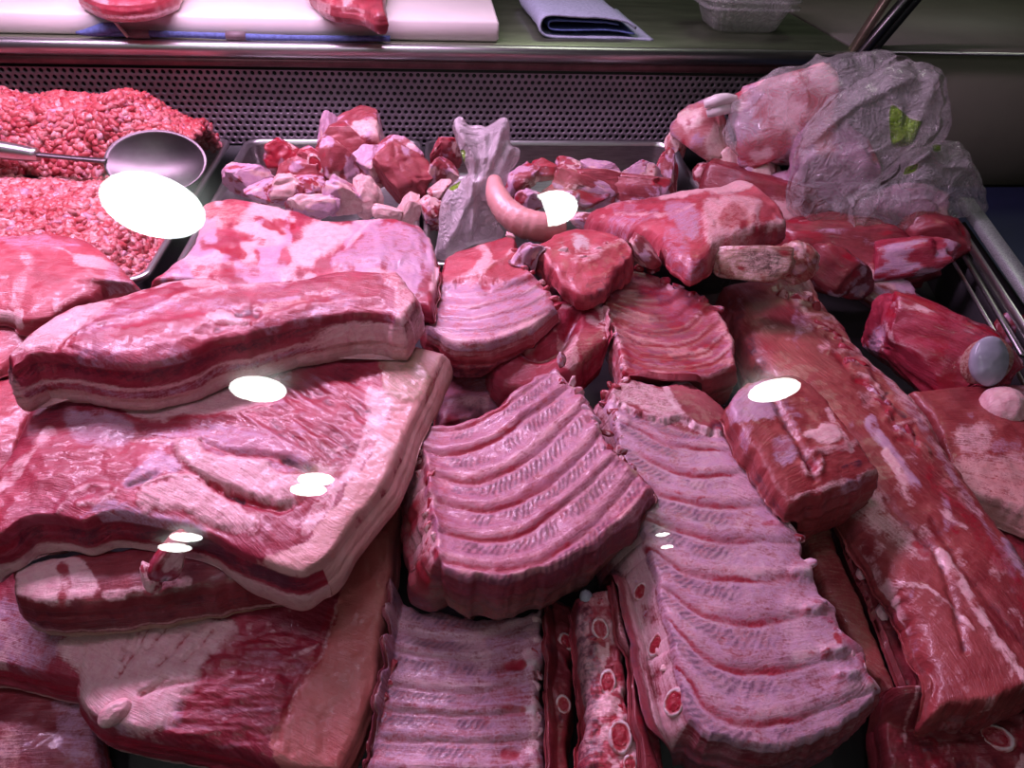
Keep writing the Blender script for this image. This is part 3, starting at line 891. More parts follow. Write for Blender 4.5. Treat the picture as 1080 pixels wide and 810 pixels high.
def f_p7(f):
    # lean with silverskin left, fat sheet in the middle, skin border on the right
    f.patch([(370, 560), (359, 631), (342, 685), (319, 722), (288, 800), (420, 820), (450, 600), (440, 480), (400, 520)], 'skin', .95, 5)
    f.patch([(372, 596), (360, 630), (350, 662), (372, 655), (405, 640), (412, 600), (390, 585)], 'fat', .75, 9)
    f.line([(357, 640), (340, 690), (318, 724), (290, 785)], 4, 'fat', .9, h=-1.2)
    f.line([(350, 650), (335, 690), (312, 725), (284, 780)], 9, 'blood', .75)
    f.patch([(68, 690), (90, 660), (150, 650), (205, 648), (250, 655), (252, 682), (218, 702), (212, 724), (192, 745), (176, 775), (120, 770), (92, 752), (82, 735), (88, 720)], 'fat', .80, 12, h=1.5)
    f.patch([(84, 735), (96, 708), (125, 702), (150, 725), (190, 735), (182, 768), (140, 772), (100, 755)], 'memb', .85, 14)
    for a, b in (((127, 718), (160, 665)), ((140, 690), (152, 660)), ((158, 690), (182, 660)), ((150, 735), (205, 722)), ((170, 706), (200, 672)), ((196, 700), (226, 668)), ((131, 700), (142, 668)), ((150, 738), (178, 720))):
        f.line([a, ((a[0] + b[0]) / 2 + 2, (a[1] + b[1]) / 2 - 2), b], 2.2, 'blood', .55, h=-1.8, hr=2.5)
    f.lumps(.06, 1.6, 5, stretch=(1, .5))
    f.patch([(-10, 640), (40, 650), (70, 680), (50, 705), (-10, 700)], 'memb', .55, 20)
    f.line([(0, 660), (12, 670), (8, 690), (-8, 700)], 9, 'fat', .6)
    f.spots(.045, .25, 'fat', .4, 3)
    # fibres of the dark lean
    f.line([(300, 700), (325, 688), (336, 682)], 3, 'fat', .8)
    m = sstep(-8, 8, pinside(f.Q, [(215, 700), (255, 668), (340, 672), (320, 720), (280, 785), (180, 780)]))
    f.put('blood', .42 * m)
    f.h += m * .0022 * fbm(np.c_[f.Q[:, 0] * .25 + f.Q[:, 1] * .06, f.Q[:, 1], f.Q[:, :1] * 0], .12, 3)
    f.put('memb', .45 * m * sstep(.1, .45, fbm(np.c_[f.Q[:, 0] * .2, f.Q[:, 1], f.Q[:, :1] * 0], .12, 3, 4)))
def w_p7(w):
    rt = sstep(.3, .7, (w.side == 1).astype(float))
    w.put('skin', .9 * rt); u = w.w + .08 * w.n
    w.put('fat', (1 - rt) * .8 * sstep(.6, .75, u)); w.put('blood', (1 - rt) * .6 * (1 - sstep(.2, .5, u)))
p7 = slab('belly_slab', BELLY, (-40, 606), (436, 492), (358, 812), (-40, 700), top=[(120, 590), (300, 540)], rag=.0006, right=[(426, 520), (415, 585), (412, 625), (403, 668), (394, 725), (380, 765)],
     bottom=[(0, 701), (52, 714), (80, 719), (86, 727), (80, 735), (96, 756), (117, 768), (161, 778), (240, 792), (290, 806)], z=(.06, .085, .058, .055), t=.034, r=.010, seed=2, feat=f_p7, wall=w_p7, lump=2.0, fib=.3,
     rind=(.62, 'rind', None))
tag(p7.o, 'wide belly slab at the bottom left with a pale fat sheet and pink skin border', 'meat', 'pork belly slabs stacked at the left')
fl = disc_bone(p7, 121, 752, 17, 12, PINK, 'fat_lump', 20, proud=.5, kind='fat', label='pale pink fat lump')

# ---------------------------------------------------------------- low racks in the middle
def rack_wall(seed=0, fat=.55):
    def f(w):
        u = w.w + .1 * w.n
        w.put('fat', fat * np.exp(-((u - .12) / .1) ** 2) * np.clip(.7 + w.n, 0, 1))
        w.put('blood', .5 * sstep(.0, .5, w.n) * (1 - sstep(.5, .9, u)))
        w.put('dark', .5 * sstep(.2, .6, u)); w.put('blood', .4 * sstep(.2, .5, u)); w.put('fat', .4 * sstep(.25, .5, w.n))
    return f

def f_p15(f):
    g = [[(380, 655), (440, 672), (510, 676), (575, 650)], [(380, 676), (440, 693), (505, 697), (575, 676)], [(376, 712), (440, 728), (505, 733), (575, 716)],
         [(370, 742), (440, 754), (510, 757), (575, 748)], [(366, 776), (440, 784), (510, 786), (575, 780)], [(360, 812), (440, 818), (510, 819), (575, 816)], [(355, 850), (575, 852)]]
    ribs(f, g, 2.6, memb=.75, hatch=.75, red=.35, lam=7, seed=3, hatchspan=(0, .7))
    f.spots(.03, .1, 'fat', .45, 3)
    f.line([(557, 690), (567, 720), (562, 760), (563, 830)], 9, 'fat', .7, h=1.5)
    for y in (703, 752, 798): f.line([(533, y), (549, y + 1)], 7, 'blood', .95, h=-1.2); f.line([(555, y), (562, y)], 6, 'bone', .7, h=1.5)
    f.line([(398, 735), (388, 770), (380, 830)], 10, 'fat', .6, h=1.0)
p15 = slab('rib_rack', RIBM, (414, 628), (574, 640), (575, 850), (384, 850), top=[(440, 640), (510, 652)], right=[(573, 690), (570, 720), (573, 780)], bottom=[(470, 852)], left=[(410, 690), (407, 712), (402, 736), (393, 775), (388, 812)],
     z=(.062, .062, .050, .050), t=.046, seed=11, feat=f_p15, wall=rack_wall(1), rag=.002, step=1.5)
tag(p15.o, 'pale rib rack at the bottom edge, lying beneath the large arched rack', 'ribs', 'pork rib racks')
fringe(p15, [(412, 690), (406, 730), (398, 770), (392, 800)], 9, 10, 18, PINK, 'fat_fringe', 16, fat=.6, memb=.3, blood=.4, jit=2)

def f_strip(bl=.4, fat=.35, s=0):
    def f(ft):
        ft.spots(.05, .15, 'fat', fat, s, (1, .5)); ft.spots(.04, .1, 'blood', bl, s + 4); ft.spots(.06, .2, 'dark', .5, s + 7); ft.lumps(.06, 3.0, s)
    return f
p16 = slab('rib_rack', DARKM, (574, 625), (606, 640), (606, 850), (577, 850), right=[(603, 668), (601, 690), (604, 740), (598, 790)], left=[(575, 720)], z=(.052, .050, .046, .046), t=.04, seed=12, feat=f_strip(.3, .3, 2), wall=lean_wall(), rag=.0014)
tag(p16.o, 'narrow dark rack edge just right of the pale bottom rack', 'ribs', 'pork rib racks')
for y, x in ((677, 597), (743, 594)): disc_bone(p16, x, y, 8, 10, BONEM, seed=y)
def f_p17(ft):
    ft.spots(.05, -.25, 'fat', .75, 5); ft.spots(.04, .12, 'blood', .6, 9); ft.lumps(.07, 3.0, 4)
    ft.patch([(606, 640), (618, 640), (632, 720), (630, 850), (600, 850)], 'dark', .55, 10)
p17 = slab('rib_rack', PINK, (607, 628), (642, 618), (700, 850), (612, 850), right=[(650, 655), (657, 698), (664, 749), (684, 808)], left=[(611, 690), (617, 745), (612, 800)], z=(.078, .080, .066, .060), t=.055, seed=13, feat=f_p17, wall=lean_wall(.35, .35), rag=.0014, bulge=.006)
tag(p17.o, 'upright rack edge with a column of red sawn rib ends at the bottom centre', 'ribs', 'pork rib racks')
for k, (x, y, rx, ry, tl_) in enumerate(((633, 664, 9, 13, 25), (641, 720, 9, 15, 15), (654, 777, 13, 18, 10), (664, 806, 8, 9, 0))): disc_bone(p17, x, y, rx, ry, BONEM, tilt=tl_, seed=20 + k)
disc_bone(p17, 618, 630, 8, 7, CART, 'cartilage_knob', kind='bone', proud=.6, label='blue grey cartilage knob')
p18 = slab('rib_rack', DARKM, (640, 620), (660, 612), (712, 850), (676, 850), right=[(668, 655), (678, 700), (686, 745), (700, 800)], left=[(648, 690), (660, 720), (664, 780)], z=(.062, .066, .05, .046), t=.04, seed=14, feat=f_strip(.45, .4, 11), wall=lean_wall(), rag=.0014)
tag(p18.o, 'dark red rack edge wedged between the red rib ends and the large right rack', 'ribs', 'pork rib racks')

# ---------------------------------------------------------------- low strips on the right
def f_26(ft): ft.spots(.03, .2, 'fat', .35, 2, (1, .3)); ft.put('tan', .25 * np.ones(len(ft.u)))
p26 = slab('meat_strip', BROWN, (838, 545), (868, 532), (950, 740), (912, 705), left=[(850, 580), (866, 620), (882, 650), (900, 690)], right=[(888, 590), (910, 640)], z=(.056, .056, .046, .046), t=.04, seed=15, feat=f_26, wall=lean_wall(.1, .2), rag=.0015)
tag(p26.o, 'flat brown meat strip running beside the scalloped edge of the right rack', 'meat')
p26b = slab('meat_strip', DARKM, (868, 535), (896, 520), (1004, 760), (952, 742), right=[(916, 580), (950, 650), (985, 720)], left=[(890, 590), (914, 650), (935, 710)], z=(.050, .052, .040, .040), t=.036, seed=16, feat=f_strip(.3, .25, 21), wall=lean_wall(), lump=3, rag=.002)
tag(p26b.o, 'dark meat strip with pink fat nodules left of the long loin', 'meat')
for k, (x, y, rx, ry) in enumerate(((910, 604, 6, 11), (932, 646, 8, 13))): disc_bone(p26b, x, y, rx, ry, PINK, 'fat_lump', 15, kind='fat', proud=.4, seed=k)
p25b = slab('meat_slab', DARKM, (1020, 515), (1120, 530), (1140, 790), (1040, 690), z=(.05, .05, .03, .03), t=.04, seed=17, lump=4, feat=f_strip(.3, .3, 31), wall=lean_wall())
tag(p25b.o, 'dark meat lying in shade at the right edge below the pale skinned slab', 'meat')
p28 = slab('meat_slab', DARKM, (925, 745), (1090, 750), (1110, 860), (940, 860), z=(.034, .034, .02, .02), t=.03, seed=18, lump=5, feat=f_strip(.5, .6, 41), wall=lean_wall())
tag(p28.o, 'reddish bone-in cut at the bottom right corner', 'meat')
disc_bone(p28, 1050, 778, 18, 13, BONEM, 'bone_end', 30, seed=77)

# slab at the right with pale skin
def f_25(ft):
    ft.patch([(1005, 486), (1040, 482), (1100, 490), (1110, 560), (1020, 520)], 'fat', .5, 10); ft.patch([(1005, 490), (1100, 500), (1110, 560), (1015, 520)], 'skin', .6, 12)
    ft.patch([(1010, 455), (1040, 450), (1035, 480), (1012, 476)], 'fat', .6, 14); ft.spots(.04, .25, 'memb', .4, 3)
p25 = slab('meat_slab', BROWN, (962, 412), (1110, 405), (1110, 552), (1012, 514), top=[(1040, 404)], bottom=[(1040, 524), (1080, 540)], left=[(985, 445), (1002, 485)], z=(.085, .085, .075, .075), t=.045, seed=19, feat=f_25, wall=lambda w: (w.put('skin', .8 * np.ones(len(w.w))), w.put('fat', .6 * sstep(.5, .8, w.w))), lump=2)
tag(p25.o, 'brownish slab with a pale skin edge lying under the sawn hock', 'meat')
disc_bone(p25, 1058, 428, 22, 22, PINK, 'fat_lump', -40, kind='fat', proud=.35)

# ---------------------------------------------------------------- the long loin
def f_22(ft):
    ft.patch([(800, 290), (846, 286), (875, 327), (907, 369), (950, 412), (990, 470), (1030, 520), (1000, 540), (950, 470), (905, 415), (862, 352), (826, 318), (806, 300)], 'tan', .25, 12)
    # frilly row of cut vertebra tips along the right side
    pts = spline([(812, 292), (836, 312), (862, 338), (884, 368), (906, 402), (930, 436), (952, 470)], 13)
    rg = np.random.default_rng(4)
    for k, p in enumerate(pts):
        j = lambda a=5: rg.normal(0, a, 2)
        ft.line([p + [-9, -5] + j(), p + [2, 0] + j(3), p + [13, 5] + j()], 4 + rg.uniform(-1.5, 2), 'fat', rg.uniform(.3, .7), h=rg.uniform(.6, 2.2)); ft.line([p + [-6, 3] + j(), p + [6, 7] + j()], 4, 'blood', rg.uniform(.3, .9), h=-1.8)
        ft.line([p + [4, -4] + j(), p + [14, 2] + j()], 3.0, 'memb' if k < 5 else 'dark', .55, h=-1.2)
    ft.line([(850, 290), (870, 322), (890, 350), (915, 385), (945, 415), (980, 455)], 6, 'fat', .55, h=1.2)
    ft.line([(905, 372), (930, 402), (960, 440), (990, 490), (1020, 540), (1060, 600)], 8, 'memb', .5)
    ft.line([(768, 302), (785, 345), (800, 380), (825, 415)], 6, 'dark', .5, h=-2)
    ft.line([(778, 298), (796, 340), (812, 376), (840, 410)], 7, 'blood', .4)
    ft.line([(912, 455), (935, 490), (960, 525)], 8, 'memb', .9, h=.8); ft.line([(928, 488), (945, 515), (955, 540)], 6, 'fat', .9)
    ft.line([(955, 455), (975, 500), (1010, 545), (1040, 585), (1080, 640)], 13, 'blood', .55)
    ft.line([(990, 515), (1010, 535), (1030, 550)], 8, 'fat', .55); ft.line([(985, 545), (1000, 560), (1012, 566)], 5, 'fat', .8)
    ft.line([(1055, 575), (1070, 600), (1090, 625)], 7, 'memb', .8)
    # seams of the lower muscles
    ft.patch([(905, 515), (925, 530), (945, 550), (975, 590), (965, 600), (935, 578), (912, 556), (898, 535)], 'fat', .55, 12)
    ft.line([(985, 592), (1005, 620), (1025, 650), (1045, 680), (1080, 720)], 7, 'fat', .85, h=1.5)
    ft.line([(911, 572), (925, 600), (940, 620), (955, 650), (968, 690), (978, 720)], 4.5, 'fat', .85, h=1.0)
    ft.line([(945, 620), (970, 625), (990, 640), (1005, 652), (1020, 670)], 3, 'fat', .8, h=.8)
    ft.line([(930, 538), (950, 560), (980, 592), (1000, 640), (1015, 690)], 4, 'dark', .5, h=-2.5)
    ft.line([(978, 560), (1010, 610), (1045, 650), (1085, 690)], 4, 'dark', .35, h=-1.6)
    ft.spots(.035, .22, 'memb', .4, 8, (1, .6)); ft.spots(.05, .28, 'fat', .4, 9)
    for p in ((960, 582), (965, 590), (998, 565)): ft.line([p, (p[0] + 6, p[1] + 4)], 5, 'blood', .9)
p22 = slab('pork_loin', BROWN, (762, 298), (850, 272), (1110, 715), (985, 748), top=[(805, 288)], right=[(861, 303), (873, 325), (888, 339), (905, 367), (926, 388), (950, 408), (979, 440), (996, 470), (1015, 499), (1038, 530), (1080, 590), (1105, 650)],
     bottom=[(1010, 748), (1050, 742)], left=[(790, 369), (812, 402), (850, 460), (884, 525), (911, 572), (939, 619), (966, 664), (980, 710)], z=(.095, .095, .088, .070), t=.05, bulge=.012, r=.016, seed=21, feat=f_22, wall=lean_wall(.2, .3, .3), rag=.002, lump=1.6, fib=1.25, step=1.5)
fringe(p22, [(820, 294), (846, 312), (868, 338), (890, 366), (912, 396), (936, 428), (962, 462)], 22, 19, 11, BROWN, 'vertebra_tip', 15, fat=.35, memb=.45, blood=.5, jit=5, tilt=-35, sink=.40)
tag(p22.o, 'long pork loin running from the back right down to the lower right corner', 'meat')

# ---------------------------------------------------------------- big right rack
def f_19(ft):
    g = [[(640, 425), (672, 455), (720, 470), (790, 468)], [(650, 445), (690, 465), (722, 477), (800, 480)], [(648, 458), (690, 492), (735, 507), (815, 500)], [(655, 498), (700, 527), (752, 540), (835, 533)],
         [(668, 545), (705, 560), (760, 577), (845, 575)], [(684, 580), (725, 608), (790, 617), (862, 608)], [(692, 615), (745, 655), (800, 662), (885, 645)], [(700, 650), (755, 706), (815, 712), (908, 688)], [(715, 705), (755, 755), (815, 766), (920, 730)]]
    ribs(ft, g[1:], 2.6, memb=.88, hatch=.72, red=.95, lam=6.5, seed=9, redspan=(.12, .75), hatchspan=(.0, .62), region=[(628, 430), (660, 420), (712, 455), (770, 462), (800, 450), (940, 700), (930, 760), (760, 800), (700, 770), (620, 500)])
    ft.spots(.02, .15, 'fat', .35, 4)
    # knobs of the costal ends along the right rim
    for p in ((834, 552), (851, 608), (862, 646), (883, 690), (898, 712)):
        ft.line([(p[0] - 14, p[1] + 2), p], 7, 'memb', 1, h=2.6); ft.line([(p[0] - 30, p[1] + 6), (p[0] - 12, p[1] + 5)], 5, 'blood', .55)
        ft.line([(p[0] - 4, p[1] + 2), p], 4.5, 'bone', .5, h=.8)
    ft.line([(862, 640), (884, 668), (905, 690), (918, 715)], 9, 'blood', .5, h=1.0)
    ft.line([(880, 674), (882, 682)], 5, 'blood', 1)
    ft.line([(808, 488), (796, 502)], 9, 'blood', .55)
    # muscle flap along the top
    fl_ = [(636, 410), (662, 396), (712, 408), (752, 420), (768, 440), (778, 462), (757, 463), (742, 462), (730, 456), (716, 448), (694, 450), (672, 442), (652, 430)]
    ft.clear(fl_, ('memb', 'fat', 'blood', 'dark'), 4)
    ft.patch(fl_, None, h=4.5, hs=5, soft=3)
    ft.patch([(640, 418), (664, 404), (696, 410), (712, 425), (716, 446), (690, 448), (660, 432)], 'fat', .55, 8)
    ft.line([(645, 424), (670, 440), (695, 449), (716, 447), (738, 460), (760, 464)], 3.4, 'fat', .85, h=.6)
    ft.line([(700, 412), (708, 432), (722, 448)], 6, 'fat', .8); ft.line([(748, 462), (755, 455), (768, 458)], 3, 'dark', .6, h=-1.5)
    ft.line([(652, 452), (670, 462)], 5, 'dark', .35)
    ft.patch([(690, 402), (722, 396), (728, 405), (712, 408)], 'memb', .9, 4)
    ft.line([(640, 412), (660, 402), (668, 408)], 7, 'fat', .8, h=2)
    for p in ((645, 430), (655, 440), (648, 446)): ft.line([p, (p[0] + 5, p[1] + 6)], 4.5, 'memb', .8, h=2.0)
p19 = slab('rib_rack', RIBM, (636, 414), (778, 458), (930, 724), (726, 760), top=[(662, 400), (696, 406), (722, 400), (750, 420), (766, 440)],
     right=[(789, 481), (804, 502), (830, 533), (833, 549), (844, 572), (844, 586), (858, 599), (863, 625), (880, 640), (887, 664), (907, 681), (916, 708)],
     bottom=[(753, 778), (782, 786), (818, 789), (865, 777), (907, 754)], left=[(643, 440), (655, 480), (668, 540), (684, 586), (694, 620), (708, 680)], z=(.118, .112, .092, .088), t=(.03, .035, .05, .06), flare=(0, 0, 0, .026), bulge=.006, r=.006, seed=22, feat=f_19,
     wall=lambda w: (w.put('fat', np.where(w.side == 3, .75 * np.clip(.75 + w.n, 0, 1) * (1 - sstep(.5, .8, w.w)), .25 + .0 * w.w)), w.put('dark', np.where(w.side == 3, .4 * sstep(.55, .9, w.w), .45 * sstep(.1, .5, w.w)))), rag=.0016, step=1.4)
tag(p19.o, 'long pale rib rack right of centre with three sawn rib ends on its left edge', 'ribs', 'pork rib racks')
for k, (x, y, rx, ry, tl_) in enumerate(((676, 624, 7, 11, 10), (692, 680, 7, 14, 15), (712, 741, 12, 16, 25))): disc_bone(p19, x, y, rx, ry, BONEM, tilt=tl_, seed=30 + k)

# ---------------------------------------------------------------- pale rack under the saddle, and the middle pieces
def f_12(ft):
    ribs(ft, [[(460, 384), (495, 392), (530, 390)], [(460, 404), (495, 409), (530, 404)], [(460, 428), (495, 430), (530, 420)]], 2.0, memb=.9, hatch=.2, red=.3, seed=4)
    ft.line([(466, 440), (490, 428), (512, 424)], 7, 'fat', .6, h=2); ft.line([(480, 438), (505, 428)], 8, 'dark', .6, h=-2); ft.line([(468, 446), (480, 442)], 6, 'blood', .8)
p12 = slab('rib_rack', RIBR, (464, 366), (532, 372), (528, 428), (460, 452), bottom=[(480, 447), (505, 434)], z=(.085, .085, .085, .085), t=.05, seed=23, feat=f_12, wall=rack_wall(2), rag=.002)
tag(p12.o, 'small pale rack lying low between the belly slabs and the large arched rack', 'ribs', 'pork rib racks')

def f_13(ft):
    g = [[(640, 298), (672, 300), (700, 298), (712, 290)], [(640, 308), (680, 316), (712, 312), (728, 300)], [(640, 320), (680, 330), (715, 328), (738, 312)], [(641, 333), (682, 345), (722, 342), (748, 324)],
         [(644, 346), (685, 358), (730, 356), (762, 336)], [(650, 360), (690, 371), (740, 369), (770, 350)], [(655, 376), (695, 385), (745, 383), (774, 366)]]
    ribs(ft, g, 2.6, memb=.5, hatch=.5, red=1.0, seed=13, lam=8, redspan=(.05, .95))
    ft.line([(700, 345), (740, 340), (765, 330)], 16, 'blood', .35)
    zz = np.c_[ft.Q[:, 0] * .35, ft.Q[:, 1], ft.Q[:, :1] * 0]
    ft.put('blood', .8 * sstep(-.02, .22, fbm(zz, .09, 3, 5))); ft.put('skin', .6 * sstep(.02, .25, fbm(zz, .08, 3, 8))); ft.put('dark', .45 * sstep(.08, .3, fbm(zz, .1, 3, 12)))
    ft.line([(662, 284), (690, 290), (710, 308)], 5, 'blood', .8); ft.line([(738, 318), (760, 332), (770, 350), (773, 372)], 4, 'fat', .8, h=1.2)
    ft.line([(646, 345), (655, 365), (660, 385)], 5, 'fat', .8, h=.8)
p13 = slab('rib_rack', RIBR, (635, 300), (735, 308), (776, 386), (658, 392), top=[(648, 288), (664, 282), (690, 287), (712, 300)], right=[(755, 323), (767, 341), (775, 360)], bottom=[(690, 398), (732, 399)], left=[(637, 320), (646, 346), (652, 368)],
     z=(.135, .13, .122, .122), t=.045, bulge=-.008, r=.006, seed=24, feat=f_13, wall=lambda w: (w.put('fat', np.where(w.side == 3, .6, .12) * np.clip(.7 + w.n, 0, 1)), w.put('dark', .3 * np.ones(len(w.w)) * (w.side != 3)), w.put('blood', np.where(w.side == 3, .5, .2) * sstep(0, .3, w.n))), rag=.0015)
tag(p13.o, 'small bowl shaped rib rack streaked orange red, centre right under the shank', 'ribs', 'pork rib racks')

# saddle shaped rack
def f_11(ft):
    ft.h -= .022 * sstep(-3, 22, pinside(ft.Q, [(534, 358), (552, 366), (572, 362), (590, 345), (606, 326), (618, 322), (612, 345), (600, 372), (576, 386), (552, 382)]))
    for k, o in enumerate((0, 7, 13)):
        ft.line([(536 + o * .5, 360 + o), (556, 371 + o), (578, 368 + o * .8), (594, 352 + o), (606, 332 + o)], 3.2, ('blood', 'memb', 'blood')[k], .8, h=(-1.0, 1.2, -1.0)[k])
    ft.spots(.05, .05, 'fat', .6, 7); ft.line([(531, 356), (524, 370), (518, 384)], 6, 'fat', .75, h=1.5)
    ft.line([(612, 322), (630, 326), (641, 340)], 7, 'fat', .7, h=2); ft.line([(594, 310), (610, 318)], 5, 'blood', .8, h=1.5); ft.line([(622, 340), (640, 348)], 6, 'fat', .7)
    ft.patch([(600, 372), (622, 352), (640, 350), (630, 375), (604, 400)], 'tan', .35, 10)
p11 = slab('rib_rack', LEAN, (532, 352), (628, 318), (622, 376), (517, 386), top=[(560, 342), (580, 318), (602, 308)], right=[(642, 332), (642, 350), (636, 362)], bottom=[(524, 402), (545, 408), (580, 404), (606, 390)], left=[(526, 366)], z=(.125, .135, .115, .112), t=.04, seed=25, feat=f_11, wall=lean_wall(.35, .25, .3), rag=.002, bulge=.004)
tag(p11.o, 'curled rib piece forming a hollow saddle behind the large arched rack', 'ribs', 'pork rib racks')

# the large arched rack in front
def f_14(ft):
    g = [[(438, 452), (480, 450), (522, 434), (552, 412), (584, 388)], [(440, 472), (470, 478), (515, 466), (552, 440), (600, 408)], [(450, 497), (490, 506), (530, 495), (575, 466), (618, 425)],
         [(458, 528), (500, 536), (540, 530), (590, 500), (636, 456)], [(464, 560), (505, 567), (550, 560), (605, 522), (652, 478)], [(466, 594), (520, 600), (570, 592), (622, 556), (672, 500)]]
    ribs(ft, g, 3.4, memb=.85, hatch=.9, red=1.0, lam=6.2, seed=17, redspan=(.03, .62), hatchspan=(.12, 1.0))
    ft.spots(.02, .12, 'fat', .3, 4)
    # rough bony rim at the upper right
    for k, p in enumerate(spline([(584, 384), (600, 398), (616, 412), (632, 446), (650, 472), (668, 494)], 9)):
        ft.line([p + [-5, -2], p + [3, 3]], 6, ('memb', 'fat', 'tan')[k % 3], .8, h=2.2 if k % 2 else 1.0); ft.line([p + [-4, 6], p + [4, 9]], 3.5, 'dark', .5, h=-1.6)
    ft.line([(640, 560), (665, 535), (683, 512)], 6, 'fat', .45, h=1.5); ft.line([(676, 500), (688, 508), (688, 520)], 5, 'blood', .6)
    ft.line([(470, 598), (520, 606), (575, 598), (630, 566), (672, 528)], 5, 'skin', .5, h=1.0)
    # ragged fatty left rim
    for k, p in enumerate(spline([(446, 480), (450, 505), (455, 530), (458, 556), (460, 582)], 8)): ft.line([p + [-3, 0], p + [3, 5]], 6, ('fat', 'blood', 'memb')[k % 3], .8, h=1.6)
def w_14(w):
    L_ = (w.side == 3)
    w.put('fat', np.where(L_, .75 * np.clip(.6 + 1.3 * w.n, 0, 1) * (1 - sstep(.45, .75, w.w)), .35 * sstep(.2, .5, w.n)))
    w.put('blood', np.where(L_, .6 * sstep(.1, .4, -w.n) * (1 - sstep(.4, .7, w.w)), .35 * (1 - sstep(.1, .5, w.w))))
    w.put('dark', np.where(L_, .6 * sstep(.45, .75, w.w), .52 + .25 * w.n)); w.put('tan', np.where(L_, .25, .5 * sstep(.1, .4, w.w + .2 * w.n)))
    w.h += .002 * fbm(w.P, 40, 2, 4)
p14 = slab('rib_rack', RIBR, (438, 446), (586, 384), (690, 516), (458, 588), top=[(479, 445), (521, 428), (549, 406)], right=[(596, 398), (616, 414), (632, 448), (650, 474), (672, 494)],
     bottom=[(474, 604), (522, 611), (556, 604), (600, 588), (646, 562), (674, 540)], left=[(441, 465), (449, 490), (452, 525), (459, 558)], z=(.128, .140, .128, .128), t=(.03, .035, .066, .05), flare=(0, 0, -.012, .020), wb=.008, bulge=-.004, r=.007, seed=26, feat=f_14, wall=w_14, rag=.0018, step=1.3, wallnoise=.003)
tag(p14.o, 'large arched rib rack at the centre with hatched muscle between its ribs', 'ribs', 'pork rib racks')

def f_10(ft):
    ft.patch([(460, 308), (468, 272), (490, 262), (542, 244), (552, 278), (566, 292), (560, 300), (520, 302), (490, 300)], 'fat', .0, 4, h=3.0, hs=6)
    ft.line([(503, 262), (515, 275), (505, 290), (495, 300)], 7, 'fat', .8, h=1); ft.line([(540, 268), (528, 280), (518, 284), (505, 298)], 4, 'fat', .7, h=1.2)
    ft.line([(538, 252), (520, 260)], 5, 'blood', .7); ft.line([(532, 276), (518, 290)], 4, 'blood', .8)
    ft.line([(552, 276), (556, 285)], 6, 'fat', .9, h=2); ft.line([(549, 298), (572, 302), (580, 320)], 6, 'blood', .6)
    ribs(ft, [[(462, 312), (500, 316), (540, 306), (568, 292)], [(455, 325), (500, 328), (545, 316), (575, 300)], [(450, 336), (500, 340), (550, 328), (582, 312)], [(448, 348), (500, 352), (552, 342), (586, 326)]], 2.2, memb=.9, hatch=.25, red=.7, seed=23, redspan=(.35, .9), region=[(455, 306), (495, 302), (530, 302), (566, 290), (600, 320), (570, 360), (470, 375), (430, 345)])
    ft.line([(511, 305), (514, 308)], 5, 'blood', 1, h=-1); ft.line([(450, 340), (472, 356), (500, 360), (540, 350), (580, 332)], 6, 'fat', .7)
p10 = slab('rib_rack', PINK, (468, 272), (542, 246), (588, 326), (446, 342), top=[(490, 263), (525, 252)], right=[(550, 276), (566, 292), (580, 306)], bottom=[(470, 360), (495, 366), (526, 362), (565, 344)], left=[(463, 300), (455, 326)], z=(.15, .155, .146, .14), t=.036, seed=27, feat=f_10, wall=rack_wall(3), rag=.0015, bulge=.003)
tag(p10.o, 'pink rib piece with a thick lean end, in front of the small plastic bag', 'ribs', 'pork rib racks')

fringe(p14, [(586, 388), (600, 400), (616, 416), (632, 450), (650, 476), (668, 496)], 13, 15, 10, RIBM, 'bone_tip', 3, fat=.3, memb=.5, tan=.25, jit=2.5, tilt=-50)
fringe(p14, [(446, 476), (447, 500), (449, 530), (453, 560), (455, 585)], 11, 12, 15, PINK, 'fat_fringe', 4, fat=.6, memb=.3, blood=.4, jit=3.5)
fringe(p10, [(540, 250), (550, 276), (566, 292), (580, 308), (586, 324)], 9, 12, 8, PINK, 'fat_fringe', 5, fat=.5, blood=.4, jit=2)
fringe(p11, [(585, 312), (602, 310), (626, 320), (640, 336), (636, 356)], 9, 13, 9, PINK, 'fat_fringe', 6, fat=.6, blood=.4, jit=2)
fringe(p13, [(660, 286), (690, 288), (712, 302), (735, 312), (755, 325)], 8, 13, 9, LEAN, 'meat_fringe', 7, fat=.2, blood=.5, jit=2)
fringe(p13, [(640, 330), (646, 350), (652, 370), (656, 388)], 6, 9, 13, PINK, 'fat_fringe', 8, fat=.5, blood=.4, jit=2)
fringe(p19, [(640, 414), (652, 404), (666, 402)], 5, 14, 10, PINK, 'fat_fringe', 9, fat=.7, jit=3)
fringe(p19, [(640, 428), (648, 442), (654, 462)], 6, 11, 9, RIBM, 'bone_tip', 10, fat=.3, memb=.7, tan=.2, jit=3)
fringe(p19, [(836, 552), (856, 604), (872, 640), (886, 672), (908, 700), (920, 722)], 10, 17, 11, RIBM, 'bone_tip', 11, fat=.5, memb=.6, blood=.25, jit=3, sink=.4)
fringe(p19, [(672, 610), (680, 640), (688, 660), (700, 705), (708, 725)], 10, 13, 12, PINK, 'fat_fringe', 12, fat=.7, memb=.4, blood=.2, jit=3, sink=.45)
fringe(p15, [(562, 660), (568, 700), (566, 740), (567, 790)], 9, 12, 15, RIBM, 'fat_fringe', 13, fat=.6, memb=.5, jit=2)
fringe(p17, [(628, 640), (640, 690), (652, 745), (664, 790)], 10, 16, 14, PINK, 'fat_fringe', 14, fat=.6, memb=.3, blood=.4, jit=5, sink=.4)
